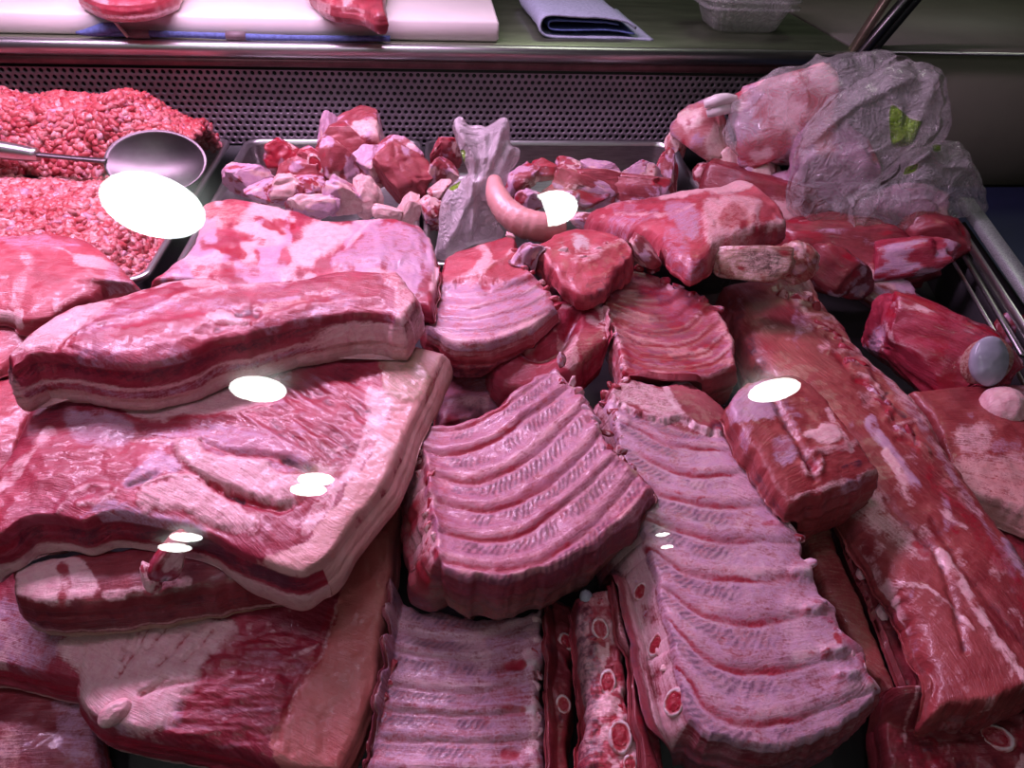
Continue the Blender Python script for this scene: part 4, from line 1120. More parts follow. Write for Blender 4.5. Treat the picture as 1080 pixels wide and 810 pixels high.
# neck chunk on the loin
def f_23(ft):
    ft.patch([(766, 428), (780, 412), (802, 404), (822, 440), (800, 452), (780, 450)], 'memb', .75, 10)
    ft.line([(812, 418), (824, 446), (842, 478), (858, 508)], 4, 'dark', .6, h=-3); ft.line([(818, 416), (832, 446), (850, 480), (862, 500)], 5, 'memb', .5, h=1)
    ft.patch([(848, 462), (872, 452), (888, 462), (880, 474), (858, 472)], 'fat', .85, 5, h=1); ft.line([(858, 482), (884, 478), (902, 470)], 5, 'fat', .7, h=1)
    ft.line([(872, 436), (882, 456), (896, 478)], 5, 'fat', .7); ft.line([(850, 488), (862, 484), (862, 500), (850, 502), (846, 494)], 4.5, 'fat', .6, h=2.2)
    ft.line([(852, 492), (857, 498)], 5, 'blood', 1, h=-2.5); ft.line([(888, 496), (905, 492)], 4, 'dark', .8)
    ft.patch([(810, 470), (830, 462), (838, 490), (820, 500)], 'memb', .6, 10); ft.spots(.04, .15, 'memb', .45, 5); ft.spots(.05, .25, 'blood', .5, 6)
    ft.line([(835, 528), (880, 512), (925, 496)], 4, 'fat', .6)
p23 = slab('neck_chunk', BROWN, (766, 428), (856, 402), (930, 498), (832, 536), top=[(780, 408), (800, 398), (834, 394)], right=[(880, 434), (905, 468)], bottom=[(864, 525), (900, 512)], left=[(778, 450), (802, 494)], z=(.138, .138, .128, .124), t=.05, seed=28, feat=f_23, wall=lean_wall(.1, .45, .2), rag=.0018, bulge=.006, r=.009, lump=2.5)
tag(p23.o, 'square cut neck chunk resting between the right rack and the long loin', 'meat')

# ---------------------------------------------------------------- left stack, bottom up
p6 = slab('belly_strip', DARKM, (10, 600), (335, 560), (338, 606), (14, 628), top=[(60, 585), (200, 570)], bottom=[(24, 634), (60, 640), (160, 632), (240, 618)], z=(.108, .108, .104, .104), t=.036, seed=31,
     feat=lambda f: f.patch([(14, 628), (25, 600), (60, 588), (85, 592), (110, 622), (80, 634), (40, 634)], 'fat', .85, 9).line([(66, 600), (70, 620), (66, 636)], 9, 'blood', .9).line([(110, 630), (160, 622), (200, 615)], 5, 'fat', .7),
     wall=lambda w: (w.put('dark', .3 * (1 - sstep(.4, .6, w.w))), w.put('tan', .9 * sstep(.62, .74, w.w + .06 * w.n)), w.put('fat', .7 * np.exp(-((w.w + .06 * w.n - .62) / .05) ** 2))), rind=(.66, 'rind', None))
tag(p6.o, 'thin dark belly strip squeezed between the two widest belly slabs', 'meat', 'pork belly slabs stacked at the left')

p2b = slab('pork_slab', PINK, (-60, 400), (52, 398), (14, 500), (-60, 520), right=[(38, 424), (22, 460)], z=(.12, .13, .118, .118), t=.05, seed=32, feat=lambda f: f.line([(40, 420), (20, 440), (-10, 452)], 6, 'fat', .6).spots(.03, .2, 'memb', .5, 2), wall=lean_wall(.2, .1))
tag(p2b.o, 'pink slab at the left edge beneath the upper belly slab', 'meat')
p2 = slab('pork_slab', PINK, (-60, 325), (90, 312), (40, 372), (-60, 392), bottom=[(-10, 392), (15, 380)], z=(.145, .145, .135, .135), t=.03, seed=33, feat=lambda f: f.spots(.03, .2, 'memb', .5, 2), wall=lean_wall(.3, .1))
tag(p2.o, 'small pink slab at the left edge under the shiny lean slab', 'meat')

def f_5(f):
    # large fat sheet upper middle (shaded by the slab above)
    f.patch([(95, 418), (160, 400), (280, 392), (300, 418), (285, 436), (240, 440), (200, 446), (150, 447), (120, 432)], 'fat', .75, 9)
    f.line([(112, 436), (145, 447), (200, 446), (250, 440), (300, 430)], 4, 'blood', .6, h=1.5)
    f.patch([(70, 432), (110, 434), (140, 452), (132, 468), (100, 470), (80, 462)], 'memb', .75, 14)
    f.line([(55, 462), (35, 480), (10, 505), (-20, 540)], 10, 'fat', .75); f.line([(32, 428), (22, 455), (10, 480), (-5, 495)], 5, 'dark', .35, h=-1)
    f.patch([(36, 430), (60, 425), (75, 435), (50, 455), (30, 470)], 'dark', .4, 14)
    # upper right fibrous muscle
    m = sstep(-6, 6, pinside(f.Q, [(250, 445), (300, 405), (380, 385), (392, 430), (384, 470), (350, 492), (300, 470)]))
    f.put('blood', .30 * m); t_ = f.Q @ np.array([[.83, .56], [-.56, .83]]).T; sn = fbm(np.c_[t_[:, 0] * .15, t_[:, 1], f.Q[:, :1] * 0], .18, 3)
    f.h += m * .0018 * sn; f.put('memb', .5 * m * sstep(.05, .4, sn)); f.put('dark', .4 * m * sstep(.05, .4, -sn))
    f.patch([(150, 460), (230, 448), (300, 470), (340, 492), (310, 498), (240, 480), (190, 478)], 'memb', .6, 16, h=1.0)
    f.line([(140, 468), (185, 470), (225, 468)], 2.5, 'fat', .7)
    # long central ridges of muscle and fat
    f.patch([(182, 476), (198, 466), (215, 466), (222, 484), (260, 484), (300, 500), (330, 512), (318, 528), (300, 538), (262, 528), (220, 512), (196, 500)], 'fat', .72, 9, h=3.0, hs=9)
    f.patch([(222, 478), (262, 482), (300, 500), (270, 506), (230, 500)], 'memb', .6, 10)
    f.line([(215, 470), (245, 482), (275, 484), (300, 490), (325, 500)], 3, 'blood', .85, h=-3.0, hr=4)
    f.line([(222, 512), (258, 528), (290, 538), (306, 536)], 3.4, 'blood', .95, h=-3.5, hr=4)
    f.line([(240, 522), (255, 528)], 4, 'dark', .8, h=-2)
    f.line([(300, 488), (318, 494), (332, 500)], 3.5, 'dark', .7, h=-2)
    f.patch([(150, 520), (178, 508), (215, 508), (250, 532), (275, 545), (270, 562), (230, 560), (190, 546), (150, 538)], 'fat', .70, 10, h=2.0)
    f.patch([(128, 512), (170, 480), (190, 500), (160, 512), (140, 520)], 'memb', .7, 10); f.line([(135, 516), (150, 512), (165, 504)], 2.4, 'dark', .7, h=-2.4)
    f.line([(168, 530), (150, 520), (175, 508), (210, 508)], 2.2, 'fat', .8, h=1)
    f.line([(62, 540), (80, 522), (105, 515), (125, 520), (110, 530), (85, 535)], 5, 'fat', .55, h=1.2)
    f.patch([(86, 545), (110, 532), (160, 540), (215, 556), (190, 562), (120, 548)], 'memb', .6, 8)
    # wide skin border right and front
    f.patch([(470, 370), (452, 410), (424, 480), (405, 516), (376, 550), (345, 594), (325, 606), (270, 590), (290, 585), (320, 572), (345, 545), (372, 508), (398, 470), (412, 430), (404, 400), (430, 372)], 'skin', .95, 6)
    f.patch([(386, 412), (400, 408), (414, 424), (408, 450), (395, 478), (370, 510), (345, 545), (318, 566), (330, 530), (362, 500), (378, 470), (384, 440)], 'fat', .85, 8)
    f.patch([(402, 372), (430, 374), (458, 398), (446, 420), (424, 426), (408, 418), (402, 395)], 'tan', .55, 5, h=1.0)
    f.patch([(315, 520), (350, 522), (345, 542), (318, 545)], 'blood', .5, 8); f.patch([(352, 492), (395, 468), (392, 482), (358, 508)], 'blood', .45, 7)
    f.patch([(300, 545), (322, 556), (318, 575), (290, 578), (282, 560)], 'blood', .4, 8)
    f.line([(385, 455), (392, 460)], 7, 'dark', .5); f.line([(340, 470), (352, 478), (376, 468)], 3, 'fat', .8)
    f.spots(.03, .3, 'memb', .35, 4, (.6, 1)); f.lumps(.022, 3.0, 3); f.lumps(.06, .9, 9, stretch=(.4, 1))
    z5 = np.c_[f.Q[:, 0] * .45 + f.Q[:, 1] * .3, f.Q[:, 1] - f.Q[:, 0] * .1, f.Q[:, :1] * 0]
    f.put('blood', .42 * sstep(.0, .3, fbm(z5, .03, 3, 21)) * sstep(-10, 10, pinside(f.Q, [(-40, 580), (-20, 520), (60, 450), (140, 445), (250, 448), (330, 400), (395, 390), (385, 470), (330, 500), (215, 475), (150, 510), (60, 545)])))
    f.put('blood', .18 * sstep(-10, 10, pinside(f.Q, [(0, 560), (20, 500), (90, 465), (130, 500), (60, 545)])))
def w_5(w):
    u = w.w + .05 * w.n
    fr = (w.side != 1).astype(float)
    w.put('dark', fr * .65 * (1 - sstep(.28, .42, u)) * (.8 + w.n)); w.put('blood', fr * .6 * (1 - sstep(.3, .45, u)))
    w.put('memb', fr * .5 * np.exp(-((u - .2) / .06) ** 2)); w.put('fat', fr * .85 * sstep(.36, .48, u)); w.put('skin', fr * .35 * sstep(.7, .85, u))
    w.put('skin', (1 - fr) * .9); w.put('tan', fr * .30 * np.exp(-((u - .6) / .05) ** 2))
p5 = slab('belly_slab', LEAN, (34, 422), (470, 370), (338, 594), (-40, 574), top=[(100, 405), (230, 378), (330, 362), (405, 356)], right=[(454, 407), (433, 451), (423, 479), (405, 515), (376, 549), (354, 578)],
     bottom=[(0, 566), (26, 548), (57, 545), (86, 551), (114, 543), (156, 548), (215, 561), (252, 581), (291, 596), (316, 602)], left=[(10, 477), (-14, 510)], rag=.0004, z=(.138, .150, .138, .138), t=(.03, .022, .040, .036), flare=(0, .008, .004, 0), r=.009, seed=34, feat=f_5, wall=w_5, wallnoise=.0006, lump=1.8, step=1.5, rind=(.6, 'rind', None), fib=.35)
tag(p5.o, 'largest belly slab mid left with ridged fat and a wide pink skin border', 'meat', 'pork belly slabs stacked at the left')
# flap hanging over its front face
def f_flap(ft): ft.put('blood', .5 * sstep(-.1, .3, ft.L[:, 1])); ft.put('fat', .8 * sstep(.1, .4, -ft.L[:, 1]) * sstep(-.6, 0, ft.L[:, 0]))
lf = lump('hanging_flap', LEAN, 182, 588, 58, 34, .135, depth=.7, seed=41, cuts=3, tilt=32, feat=f_flap, drape=False, hm=False, parent=p5.o)
lf2 = lump('hanging_flap', LEAN, 160, 608, 20, 36, .122, depth=.8, seed=42, cuts=3, tilt=-12, fat=.5, drape=False, hm=False, parent=p5.o)

# shiny lean slab far left
def f_1(f):
    f.line([(20, 325), (30, 300), (36, 288), (30, 280)], 8, 'fat', .55); f.patch([(80, 276), (100, 272), (120, 280), (112, 292), (88, 288)], 'fat', .7, 8)
    f.patch([(-20, 332), (2, 330), (24, 330), (22, 342), (0, 338)], 'fat', .9, 3); f.line([(60, 330), (90, 312), (102, 300), (92, 290)], 3, 'fat', .6, h=.8)
    f.patch([(10, 252), (60, 250), (90, 262), (60, 275), (20, 268)], 'memb', .5, 16); f.line([(50, 262), (75, 272), (85, 284)], 2, 'fat', .6); f.spots(.04, .25, 'memb', .5, 4); f.lumps(.03, 2.0, 6)
    f.put('tan', .25 * sstep(60, 130, f.Q[:, 0]))
p1 = slab('pork_slab', PINK, (-60, 252), (86, 249), (60, 334), (-60, 338), top=[(0, 250), (40, 246)], right=[(108, 264), (134, 287), (143, 300), (116, 304), (91, 318)], bottom=[(0, 333), (24, 342), (43, 340)], z=(.165, .165, .155, .155), t=.026, seed=35, feat=f_1, wall=lean_wall(.2, .1, .1), bulge=.01, r=.010, rag=.001)
tag(p1.o, 'shiny smooth lean slab at the left edge in front of the mince', 'meat')

def f_3(f):
    f.spots(.028, -.05, 'fat', .8, 3); f.spots(.03, .0, 'memb', .8, 8)
    f.patch([(178, 218), (215, 210), (250, 215), (262, 235), (225, 250), (190, 262)], 'skin', .45, 14)
    f.patch([(330, 236), (345, 232), (370, 236), (372, 252), (350, 270), (335, 282), (300, 270), (318, 255)], 'fat', .85, 10)
    f.line([(400, 232), (385, 245), (372, 262), (360, 282)], 7, 'fat', .9, h=1.0)
    pl_ = [(378, 258), (398, 235), (438, 240), (450, 262), (444, 284), (400, 288), (352, 284)]
    f.clear(pl_, ('fat', 'skin'), 8); f.patch(pl_, 'memb', .65, 10, h=2.0)
    f.line([(444, 245), (452, 262), (448, 285), (438, 300)], 7, 'memb', .9); f.line([(450, 240), (462, 275), (456, 306)], 5, 'fat', .7)
    for c in ((268, 255, 12), (248, 268, 12), (292, 242, 10), (300, 238, 8)): f.line([(c[0] - c[2], c[1] - 3), (c[0], c[1]), (c[0] + c[2] * .8, c[1] + 4)], 6, 'blood', .95, h=-1.6)
    f.line([(180, 283), (230, 290), (270, 292)], 8, 'blood', .55); f.line([(190, 280), (250, 282), (300, 290)], 3, 'fat', .5, h=1)
    f.lumps(.05, 2.4, 4)
p3 = slab('pork_shoulder', LEAN, (214, 216), (448, 242), (456, 326), (158, 296), top=[(237, 208), (275, 213), (304, 220), (342, 231), (400, 230), (425, 232)], right=[(458, 262), (462, 290)], bottom=[(197, 296), (240, 306), (290, 304), (360, 300), (420, 312)], left=[(207, 246), (195, 268)], z=(.158, .158, .160, .158), t=.045, seed=36, feat=f_3, wall=lean_wall(.5, .15, .35), lump=2.0, bulge=.006, rag=.0015, r=.010)
tag(p3.o, 'fatty pink shoulder slab lying across the fronts of the trays', 'meat')

def f_4(f):
    f.patch([(40, 348), (80, 322), (118, 316), (150, 304), (100, 340), (62, 366), (30, 372), (14, 372)], 'fat', .65, 9); f.patch([(40, 352), (62, 334), (90, 325), (60, 352)], 'memb', .7, 9)
    f.line([(62, 368), (95, 335), (118, 320), (150, 308), (190, 296)], 3.5, 'fat', .8, h=-.8)
    f.patch([(186, 294), (222, 294), (238, 300), (290, 297), (326, 296), (300, 304), (260, 308), (225, 312), (205, 308)], 'fat', .72, 7); f.patch([(196, 298), (220, 296), (226, 306), (206, 312)], 'blood', .3, 6)
    f.line([(65, 368), (85, 352), (120, 342), (160, 330), (200, 312), (240, 306)], 3, None, h=1.5)
    f.patch([(218, 338), (228, 332), (250, 335), (262, 342), (240, 346), (224, 344)], 'fat', .85, 4, h=1.0)
    f.line([(250, 336), (262, 332), (272, 335)], 5, 'dark', .8, h=-2.5); f.line([(270, 332), (300, 326), (330, 318), (345, 312)], 7, 'skin', .6, h=1.0)
    f.line([(250, 345), (290, 336), (330, 325), (370, 318), (400, 316)], 5, 'blood', .75, h=1.2); f.line([(276, 322), (300, 320), (325, 318)], 4, 'memb', .8)
    f.line([(228, 352), (240, 346), (262, 344)], 4, 'dark', .55, h=-1.5); f.line([(320, 318), (330, 314), (345, 316)], 4, 'blood', .9, h=-1.6)
    f.patch([(404, 286), (420, 282), (430, 292), (424, 306), (412, 304), (404, 296)], 'fat', .85, 4, h=1.5)
    f.patch([(418, 300), (432, 296), (440, 316), (436, 345), (424, 352), (414, 326)], 'fat', .8, 5)
    f.line([(428, 302), (434, 316), (430, 330)], 5, 'blood', .4)
    f.patch([(66, 372), (90, 352), (150, 344), (220, 340), (200, 362), (170, 374), (120, 380)], 'blood', .22, 12, h=1.8, hs=8)
    f.patch([(330, 300), (400, 288), (410, 305), (380, 316), (330, 314)], 'tan', .22, 10)
    z4 = np.c_[f.Q[:, 0] * .3 - f.Q[:, 1] * .1, f.Q[:, 1] + f.Q[:, 0] * .08, f.Q[:, :1] * 0]
    f.put('blood', .45 * sstep(.0, .3, fbm(z4, .05, 3, 22))); f.put('memb', .4 * sstep(.05, .3, fbm(z4, .05, 3, 31)))
    f.lumps(.05, 1.2, 4)
def w_4(w):
    lo = fbm(w.P, 16, 3, 77)
    u = w.w + .06 * w.n + .10 * lo; x = w.par
    fr = (w.side == 2).astype(float); rt = sstep(.66, .84, x + .1 * lo) * fr
    w.put('blood', .85 * (1 - sstep(.05, .32, u)) * (1 - .8 * rt) * np.clip(.75 + lo, 0, 1)); w.put('dark', .50 * (1 - sstep(.1, .32, u)) * (1 - rt))
    w.put('fat', .85 * np.exp(-((u - .38) / .06) ** 2)); w.put('memb', .5 * np.exp(-((u - .50) / .10) ** 2))
    w.put('fat', .80 * sstep(.52, .64, u)); w.put('skin', .6 * sstep(.55, .62, u) * (1 - sstep(.66, .76, u))); w.put('skin', .5 * sstep(.84, .9, u)); w.put('fat', .95 * rt * sstep(.0, .15, u))
    w.put('tan', .35 * np.exp(-((u - .55) / .05) ** 2) * sstep(.35, .5, x) * fr)
    w.put('fat', .7 * ((w.side == 1) | (w.side == 3)))
p4 = slab('belly_slab', LEAN, (8, 376), (418, 284), (424, 338), (12, 388), top=[(16, 367), (40, 346), (70, 325), (116, 313), (151, 303), (186, 294), (223, 293), (237, 298), (290, 296), (324, 293), (356, 285), (405, 286)], right=[(430, 298), (440, 316)],
     bottom=[(36, 376), (70, 377), (130, 385), (178, 380), (229, 361), (290, 346), (340, 336), (390, 330)], z=(.185, .192, .190, .182), t=(.03, .034, .040, .034), flare=(0, .004, .006, .006), seed=37, feat=f_4, wall=w_4, r=.007, step=1.4, rind=(.74, 'rind', None), fib=.3, bulge=.004)
tag(p4.o, 'thick upper belly slab with a layered cut face, topmost of the left stack', 'meat', 'pork belly slabs stacked at the left')
# ================================================================== tray contents
MINCE = meat_mat('minced_pork', (.42, .045, .055), (.55, .12, .125), rough=.38, fat=(.72, .38, .37, 1), fibre=.1)
CHUNK = meat_mat('pork_chunk', (.24, .030, .040), (.40, .085, .10), fat=(.70, .46, .44, 1), fibre=.25)

def mince(name, hfun, xs, ys, n, rad, label, seed, inside=lambda x, y: x == x, red=0.0, fatp=.22):
    rg = np.random.default_rng(seed)
    x = rg.uniform(*xs, n * 3); y = rg.uniform(*ys, n * 3)
    k = inside(x, y); x, y = x[k][:n], y[k][:n]
    z = hfun(x, y)
    V0, F0 = ico(2)
    V0 = V0 * np.array([1.7, 1, .9])
    N = len(x)
    ang = rg.uniform(0, 2 * math.pi, (N, 3)); sc = rad * rg.uniform(.7, 1.35, N)
    ca, sa = np.cos(ang[:, 0]), np.sin(ang[:, 0]); cb, sb = np.cos(ang[:, 1] * .12), np.sin(ang[:, 1] * .12 + .2)
    X = V0[None] * sc[:, None, None]
    X = X * (1 + .40 * fbm(np.repeat(V0[None], N, 0) + rg.uniform(0, 99, (N, 1, 3)), 1.6, 2))[..., None]
    a = X[..., 0] * ca[:, None] - X[..., 1] * sa[:, None]; b = X[..., 0] * sa[:, None] + X[..., 1] * ca[:, None]; c = X[..., 2]
    X = np.stack([a, b * cb[:, None] - c * sb[:, None], b * sb[:, None] + c * cb[:, None]], -1)
    X += np.stack([x, y, z + rg.uniform(-.3, .55, N) * rad], -1)[:, None]
    F = (F0[None] + (np.arange(N) * len(V0))[:, None, None]).reshape(-1, 3)
    X = X.reshape(-1, 3)
    ma = np.zeros((len(X), 4)); fat = np.clip(rg.normal(0, 1, N) * .28 + fatp + .2 * fbm(np.stack([x, y, z], 1), 14, 2, seed), 0, .85)
    ma[:, 0] = np.repeat(fat, len(V0)); ma[:, 2] = np.repeat(np.clip(rg.normal(0, 1, N) * .25 + red, 0, .8), len(V0))
    ma[:, 1] = np.repeat(np.clip(rg.normal(0, 1, N) * .3, 0, .7), len(V0))
    # bed below the crumbs
    gx, gy = np.meshgrid(np.linspace(*xs, 90), np.linspace(*ys, 70)); gz = hfun(gx.ravel(), gy.ravel()) - rad * .6
    ok = inside(gx.ravel(), gy.ravel())
    G = np.stack([gx.ravel(), gy.ravel(), np.where(ok, gz, .0225)], 1); idx = np.arange(90 * 70).reshape(70, 90)
    fq = np.stack([idx[:-1, :-1], idx[:-1, 1:], idx[1:, 1:], idx[1:, :-1]], -1).reshape(-1, 4)
    fq = fq[ok[fq].all(1)] + len(X)
    V = np.concatenate([X, G]); ma = np.concatenate([ma, np.tile([.1, 0, .35, .1], (len(G), 1))])
    o = link_mesh(name, V, [F, fq], MINCE, None, {'ma': ma, 'mb': np.zeros((len(V), 4))}, V)
    HM.add(V)
    tag(o, label, 'minced meat', kind='stuff')
    return o
tx0, tx1, ty0, ty1 = -.842, -.347, .730, 1.130
def wallfall(x, y):
    d = np.minimum(np.minimum(x - tx0, tx1 - x), np.minimum(y - ty0, ty1 - y))
    return sstep(-.002, .05, d)
def h_back(x, y):
    q = np.stack([x, y, 0 * x], -1)
    g = np.exp(-(np.maximum(0, np.abs(y - 1.045) - .02) / .055) ** 2) * sstep(-.70, -.62, x) * (1 - .35 * sstep(-.44, -.345, x))
    return .062 + .108 * g * (1 + .16 * fbm(q, 16, 2, 3)) + .004 * fbm(q, 40, 2, 5)
def h_front(x, y):
    q = np.stack([x, y, 0 * x], -1)
    g = np.exp(-((y - .86) / .10) ** 2)
    return .045 + .035 * wallfall(x, y) + .035 * g * (1 - .6 * sstep(-.46, -.36, x)) * (1 + .2 * fbm(q, 14, 2, 6)) + .004 * fbm(q, 40, 2, 8)
mince('minced_meat', h_front, (tx0 + .01, tx1 - .004), (ty0 + .004, .958), 7600, .0044, 'coarse minced pork spread over the front of the left tray', 5, red=.10, fatp=.26)
mince('minced_meat', h_back, (tx0 + .01, tx1 + .004), (.970, ty1), 6200, .0046, 'high heap of coarse minced pork at the back of the left tray', 6, red=.12, fatp=.16)
mince('minced_meat', lambda x, y: .112 + .02 * np.exp(-(((x + .60) / .05) ** 2 + ((y - .84) / .04) ** 2)) + .003 * fbm(np.stack([x, y, 0 * x], -1), 40, 2, 2), (-.66, -.525), (.78, .90), 1200, .0043, 'small dark red clump of mince at the left edge', 7,
      inside=lambda x, y: ((x + .60) / .065) ** 2 + ((y - .84) / .055) ** 2 < 1, red=.45, fatp=.05)

# serving spoon lying between the heaps
SPOON = plain_mat('spoon_steel', (.13, .105, .115, 1), .40, 1.0, .15, 18)
sp = empty('serving_spoon', tuple(at(100, 168, .13))); tag(sp, 'large steel serving spoon resting on the minced meat', 'spoon')
def on(px, py, y): return at_y(px, py, y)
pc_, pr_ = on(164, 170, .945), on(218, 172, .945)
bx = _n(pr_ - pc_) ; bl_ = np.linalg.norm(pr_ - pc_)
bn = _n(np.array([0, -.62, .78])); bn = _n(bn - bx * bn.dot(bx)); by = np.cross(bn, bx)
V, Fs = [], []
nr, ns = 14, 48
for lay, off in ((0, 0.0), (1, -.0018)):
    V.append(pc_ + bn * (off - .018))
    for i in range(1, nr + 1):
        for j in range(ns):
            a = 2 * math.pi * j / ns; r = i / nr
            V.append(pc_ + bx * (bl_ * r * math.cos(a)) + by * (.046 * r * math.sin(a)) + bn * (off - .018 * (1 - r * r)))
b1 = 1 + nr * ns
for b, flip in ((0, False), (b1, True)):
    for j in range(ns):
        f = (b, b + 1 + j, b + 1 + (j + 1) % ns); Fs.append(f[::-1] if flip else f)
    for i in range(nr - 1):
        for j in range(ns):
            f = (b + 1 + i * ns + j, b + 1 + (i + 1) * ns + j, b + 1 + (i + 1) * ns + (j + 1) % ns, b + 1 + i * ns + (j + 1) % ns); Fs.append(f[::-1] if flip else f)
e0, e1 = 1 + (nr - 1) * ns, b1 + 1 + (nr - 1) * ns
for j in range(ns): Fs.append((e0 + j, e1 + j, e1 + (j + 1) % ns, e0 + (j + 1) % ns))
m = MB(); m.add(np.array(V), Fs); m.build('bowl', SPOON, sp, smooth=True)
m = MB(); m.tube([on(113, 170, .945), on(80, 167, .95), on(38, 163, .955)], [.006, .005, .0055], seg=10, n=20, squash=.55); m.build('shaft', SPOON, sp, smooth=True)
m = MB(); m.tube([on(40, 163, .955), on(36, 163, .955), on(0, 158, .96), on(-60, 151, .965)], [.0085, .0115, .0115, .0105], seg=16, n=20); m.build('handle', STEEL, sp, smooth=True)

# meat chunks: picture position, size, tilt, fatness ... heaped in the two trays
def yrow(py): return float(np.interp(py, [120, 160, 200, 235], [1.075, 1.00, .92, .83]))
def heap(items, group, ox, oy, k, seed0, mat=CHUNK):
    for i, (X, Y, w, h, tilt, fat, memb, blood, label) in enumerate(items):
        px, py = ox + X / k, oy + Y / k
        y = yrow(py); z = float(at_y(px, py, y)[2])
        pc = lump('meat_chunk', mat, px, py, w / k * 1.38, h / k * 1.38, z, depth=.8, seed=seed0 + i, cuts=7, tilt=tilt, fat=fat, memb=memb, blood=blood * .7, sub=5, noise=.30, drape=False)
        tag(pc.o, label, 'meat', group)
        yield pc
g1 = list(heap([
    (720, 250, 190, 150, 0, .1, .2, .3, 'dark meat chunk in the middle of the middle tray, under the tall ones'),
    (560, 330, 170, 120, 0, .1, .2, .3, 'shaded meat chunk in the middle tray behind the red marrow piece'),
    (900, 300, 190, 150, 0, .1, .3, .2, 'broad meat chunk low at the right of the middle tray'),
    (650, 200, 52, 140, -12, .25, .5, .1, 'thin upright bone with meat at the back of the middle tray'),
    (765, 200, 165, 150, 15, .25, .4, .1, 'tallest meat chunk rising at the back of the middle tray'),
    (485, 285, 125, 115, 25, .2, .25, .5, 'ear shaped red meat chunk at the upper left of the middle tray'),
    (345, 375, 150, 100, -20, .15, .6, .2, 'flat dark pink meat chunk lying furthest left in the middle tray'),
    (615, 315, 120, 120, 10, .25, .3, .35, 'meat chunk with a red marrow hole in the middle tray'),
    (705, 315, 130, 165, 0, .2, .3, .1, 'upright smooth meat chunk at the centre of the middle tray'),
    (815, 315, 120, 120, -10, .2, .6, .1, 'silvery meat chunk right of the centre of the middle tray'),
    (870, 270, 75, 60, 0, .2, .3, .1, 'little meat chunk left of the big smooth one in the middle tray'),
    (955, 350, 160, 195, 25, .05, .15, .0, 'largest smooth lean meat chunk at the right of the middle tray'),
    (405, 420, 110, 70, 10, .2, .5, .2, 'low pale meat chunk at the left front of the middle tray'),
    (480, 410, 135, 95, 0, .35, .4, .1, 'pale streaked meat chunk at the front left of the middle tray'),
    (565, 395, 125, 80, -15, .3, .3, .4, 'reddish meat chunk at the front centre of the middle tray'),
    (600, 480, 160, 90, 5, .3, .5, .1, 'wide silvery meat chunk touching the shoulder slab in the middle tray'),
    (720, 445, 140, 115, -20, .45, .5, .05, 'fatty meat chunk at the front of the middle tray'),
    (800, 435, 95, 120, 30, .6, .5, .0, 'tan and white fatty chunk right of the front centre in the middle tray'),
    (885, 505, 90, 48, -15, .95, .1, .0, 'small white lump of fat at the front right of the middle tray'),
    (972, 490, 72, 105, -15, .9, .1, .0, 'white wedge of fat against the right wall of the middle tray'),
], 'meat chunks in the middle tray', 170, 90, 3.717, 100))
disc_bone(g1[7], 170 + 605 / 3.717, 90 + 310 / 3.717, 8, 12, BONEM, 'marrow_hole', 20)
g2 = list(heap([
    (150, 195, 95, 95, 0, .2, .3, .3, 'upper meat chunk left of the small plastic bag in the wide tray'),
    (140, 270, 90, 90, 0, .3, .4, .2, 'middle meat chunk left of the small plastic bag in the wide tray'),
    (128, 340, 75, 65, 10, .6, .3, .2, 'fatty orange pink chunk left of the small plastic bag'),
    (105, 425, 90, 110, 35, .4, .4, .2, 'lowest meat chunk left of the small plastic bag'),
    (700, 330, 260, 120, 0, .2, .3, .3, 'broad shaded meat chunk in the middle of the wide tray'),
    (880, 350, 240, 110, 0, .2, .3, .3, 'broad shaded meat chunk behind the long shank'),
    (445, 305, 115, 110, 10, .2, .4, .3, 'meat chunk just right of the small plastic bag'),
    (545, 260, 100, 70, 0, .3, .3, .6, 'red bony chunk at the back of the wide tray'),
    (635, 262, 95, 75, -10, .35, .3, .5, 'second red bony chunk along the back of the wide tray'),
    (755, 275, 140, 80, -5, .2, .6, .1, 'silvery meat chunk at the back middle of the wide tray'),
    (690, 335, 190, 85, -15, .3, .4, .1, 'long slanting meat chunk right of the white reflection'),
    (895, 300, 150, 115, 8, .4, .6, .1, 'striped rib chunk at the back right of the wide tray'),
    (1012, 285, 70, 165, 12, .3, .3, .4, 'upright chunk in the far right corner of the wide tray'),
    (835, 325, 60, 80, 25, .5, .3, .3, 'small pale chunk between the striped rib chunk and its neighbours'),
    (490, 385, 110, 70, -10, .2, .4, .2, 'dark chunk above the pale pig tail'),
    (600, 380, 110, 70, 0, .2, .4, .2, 'chunk hidden behind the white reflection by the pig tail'),
    (680, 455, 80, 50, 0, .3, .4, .2, 'pink chunk end beside the tip of the long shank'),
], 'meat chunks in the wide tray', 430, 110, 3.717, 200))

# ================================================================== shank, bones and the chunk before the bag
def place(name, label, px, py, w, h, y, seed, mat=CHUNK, cat='meat', group=None, **kw):
    z = float(at_y(px, py, y)[2])
    pc = lump(name, mat, px, py, w, h, z, seed=seed, **kw); tag(pc.o, label, cat, group); return pc

